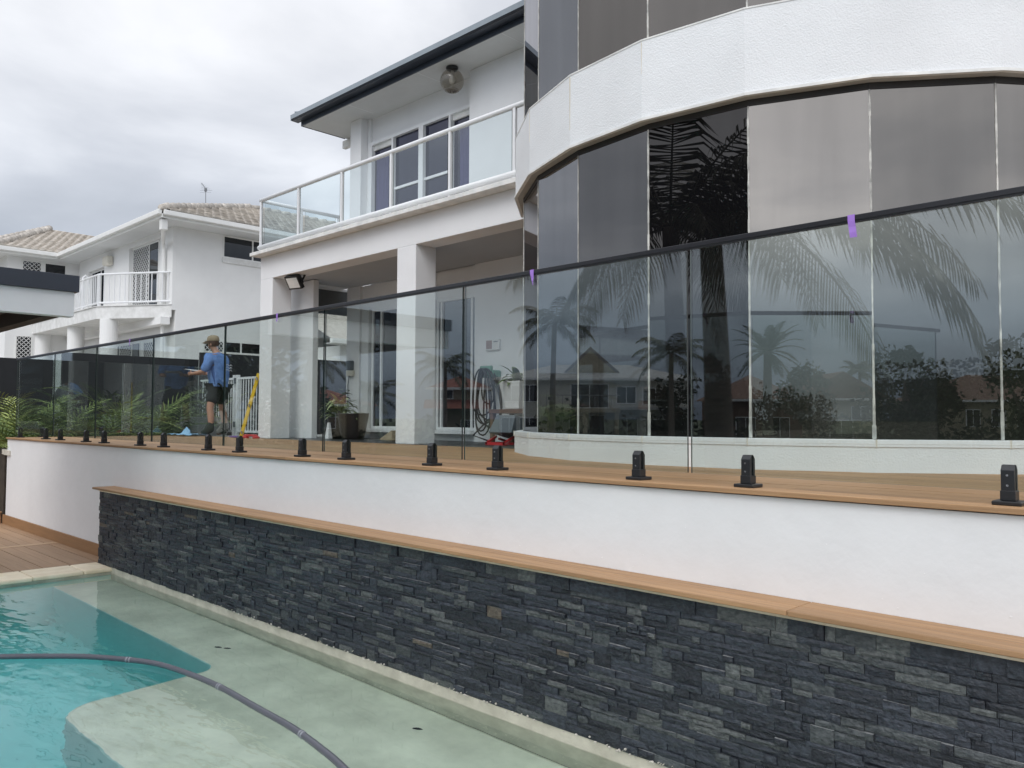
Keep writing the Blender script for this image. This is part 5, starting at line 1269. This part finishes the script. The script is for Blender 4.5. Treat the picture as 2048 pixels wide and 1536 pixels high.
def gable_top(t_, X, hb):
    r = MB(); r.add([X(4.6, 1.5, 4.9), X(9.9, 1.5, 4.9), X(7.1, 1.5, 7.35), X(4.6, 7.5, 4.9), X(9.9, 7.5, 4.9), X(7.1, 7.5, 7.35)], [(0, 1, 2), (1, 4, 5, 2), (4, 3, 5), (3, 0, 2, 5)]); r.build('gable_roof', M['shingle'], t_)
    MB().add([X(4.9, 1.46, 4.95), X(9.5, 1.46, 4.95), X(7.1, 1.46, 7.05)], [(0, 1, 2)]).build('gable_wall', M['creamwall'], t_)
    hb(9.0, 14.6, -1.6, 0, 2.35, 2.55).build('awning', M['slateroof'], t_)
    c_ = X(11.3, -1.7, 3.0); MB().lathe([(.02, 0), (.30, .08), (.38, .16)], c_, 12).build('satellite_dish', M['black'], t_)
wA = [(.3, 1.5, 3.0, 4.2), (1.7, 2.9, 3.0, 4.2), (5.5, 8.3, 2.55, 4.3), (9.0, 10.4, 2.9, 4.1), (11.0, 11.9, 2.8, 4.0), (12.9, 13.3, 2.8, 4.0), (.2, 1.3, -.1, 1.7), (1.6, 3.0, -.1, 1.7), (5.4, 8.0, -.1, 1.9), (9.0, 10.5, -.1, 1.7), (11.2, 12.6, -.1, 1.6), (13.3, 14.6, -.1, 1.7)]
far_house('canal_house', 'pale two storey house with grey gable and balcony across the canal', (-44.2, -36.2), (-33.6, -46.6), 9, -.3, 4.75, 6.1, 'greywall', 'slateroof', wA, balcony=(3.5, 9.0, 2.45), extra=gable_top)
far_house('canal_house', 'dark brown roofed hut left of the date palm on the far bank', (-32.0, -48.2), (-27.7, -52.4), 7, -.3, 3.2, 5.25, 'brownroof', 'brownroof', [(1.0, 2.4, .3, 1.8), (3.6, 5.0, .3, 1.8)])
far_house('canal_house', 'cream house with brown gable roof left of the mango tree', (-29.6, -56.2), (-24.8, -60.9), 9, -.3, 3.4, 5.6, 'creamwall', 'brownroof', [(.8, 2.2, 1.7, 2.7), (4.2, 5.6, 1.7, 2.7), (2.4, 4.2, -.2, 1.6)], 'gable')
far_house('canal_house', 'long low house with brown tiled roof right of the mango tree', (-21.5, -63.8), (-12.5, -71.6), 9, -.3, 3.3, 5.6, 'creamwall', 'brownroof', [(2.2, 3.2, 1.2, 2.5), (4.2, 5.2, 1.2, 2.5), (6.2, 8.0, 1.0, 2.5), (9.0, 10.2, 1.2, 2.5)])
def panels(t_, X, hb):
    MB().add([X(.4, -.3, 3.95), X(3.4, -.3, 3.95), X(3.2, 2.2, 4.75), X(.6, 2.2, 4.75)], [(0, 1, 2, 3)]).build('solar_panels', M['solar'], t_)
far_house('canal_house', 'white house with solar panels and two windows at the left end of the canal', (-70.8, -21.3), (-68.0, -24.1), 6, -.3, 3.8, 4.9, 'greywall', 'shingle', [(.7, 1.7, 2.0, 3.2), (2.3, 3.3, 2.0, 3.2)], extra=panels)
far_house('canal_house', 'pale house under a low terracotta roof across the canal', (-56.7, -23.9), (-52.0, -28.5), 8, -.3, 2.7, 4.0, 'creamwall', 'redroof', [(1, 2.2, .9, 2.0), (3.5, 5, .9, 2.0)])
def tier(t_, X, hb):
    r = MB(); r.add([X(-.6, -1.6, 2.4), X(4.4, -1.6, 2.4), X(4.4, 0, 3.1), X(-.6, 0, 3.1)], [(0, 1, 2, 3)]); r.build('lower_roof', M['redroof'], t_)
far_house('canal_house', 'two tier orange tiled house across the canal', (-47.8, -32.6), (-45.0, -35.5), 7, -.3, 4.0, 5.1, 'creamwall', 'redroof', [(.6, 1.5, 3.2, 3.8), (2.2, 3.2, .4, 1.5)], extra=tier)
far_house('canal_house', 'plain white house at the far left beyond the solar roof', (-66.6, -27.0), (-62.5, -31.1), 7, -.3, 3.2, 4.4, 'greywall', 'slateroof', [(1, 2.4, 1.2, 2.4), (3.4, 4.8, 1.2, 2.4)])
# clipped hedge and rough planting along the far water edge
hg = MB()
for i in range(5200):
    k = rgq.random(); bx_, by_ = -62+50*k, -12.2-46*k
    off_ = rgq.uniform(-.6, 1.2); p = Vector((bx_-1.4-off_*.68, by_-1.5-off_*.72, -.3+abs(rgq.gauss(0, .75))*(1+.6*math.sin(k*41))))
    a1 = Vector((rgq.gauss(0, 1), rgq.gauss(0, 1), rgq.gauss(0, 1))).normalized(); a2 = a1.orthogonal().normalized(); s_ = rgq.uniform(.15, .32)
    hg.add([p-a1*s_, p+a2*s_*.6, p+a1*s_, p-a2*s_*.6], [(0, 1, 2, 3)])
hgo = hg.build('canal_hedge', M['leafdark'], kind='stuff'); hgo['label'] = 'dark low planting along the far edge of the canal'

# dark hedge added out of view on the right to darken the bay reflection
hg = MB()
for i in range(16000):
    p = Vector((9.0+rgq.gauss(0, .35), rgq.uniform(-6, 7), rgq.uniform(0, 2.9)))
    a1 = Vector((rgq.gauss(0, 1), rgq.gauss(0, 1), rgq.gauss(0, 1))).normalized(); a2 = a1.orthogonal().normalized(); s_ = rgq.uniform(.03, .065)
    hg.add([p-a1*s_, p+a2*s_*.6, p+a1*s_, p-a2*s_*.6], [(0, 1, 2, 3)])
hgo = thing('darkening_hedge', 'tall dark hedge added out of view on the right to darken the bay reflection', 'hedge', (9, 0, 0))
hg.build('foliage', M['leafdark'], hgo)
MB().box(8.85, -6, -.03, 9.15, 7, 2.55).build('branches', M['leafdark'], hgo)
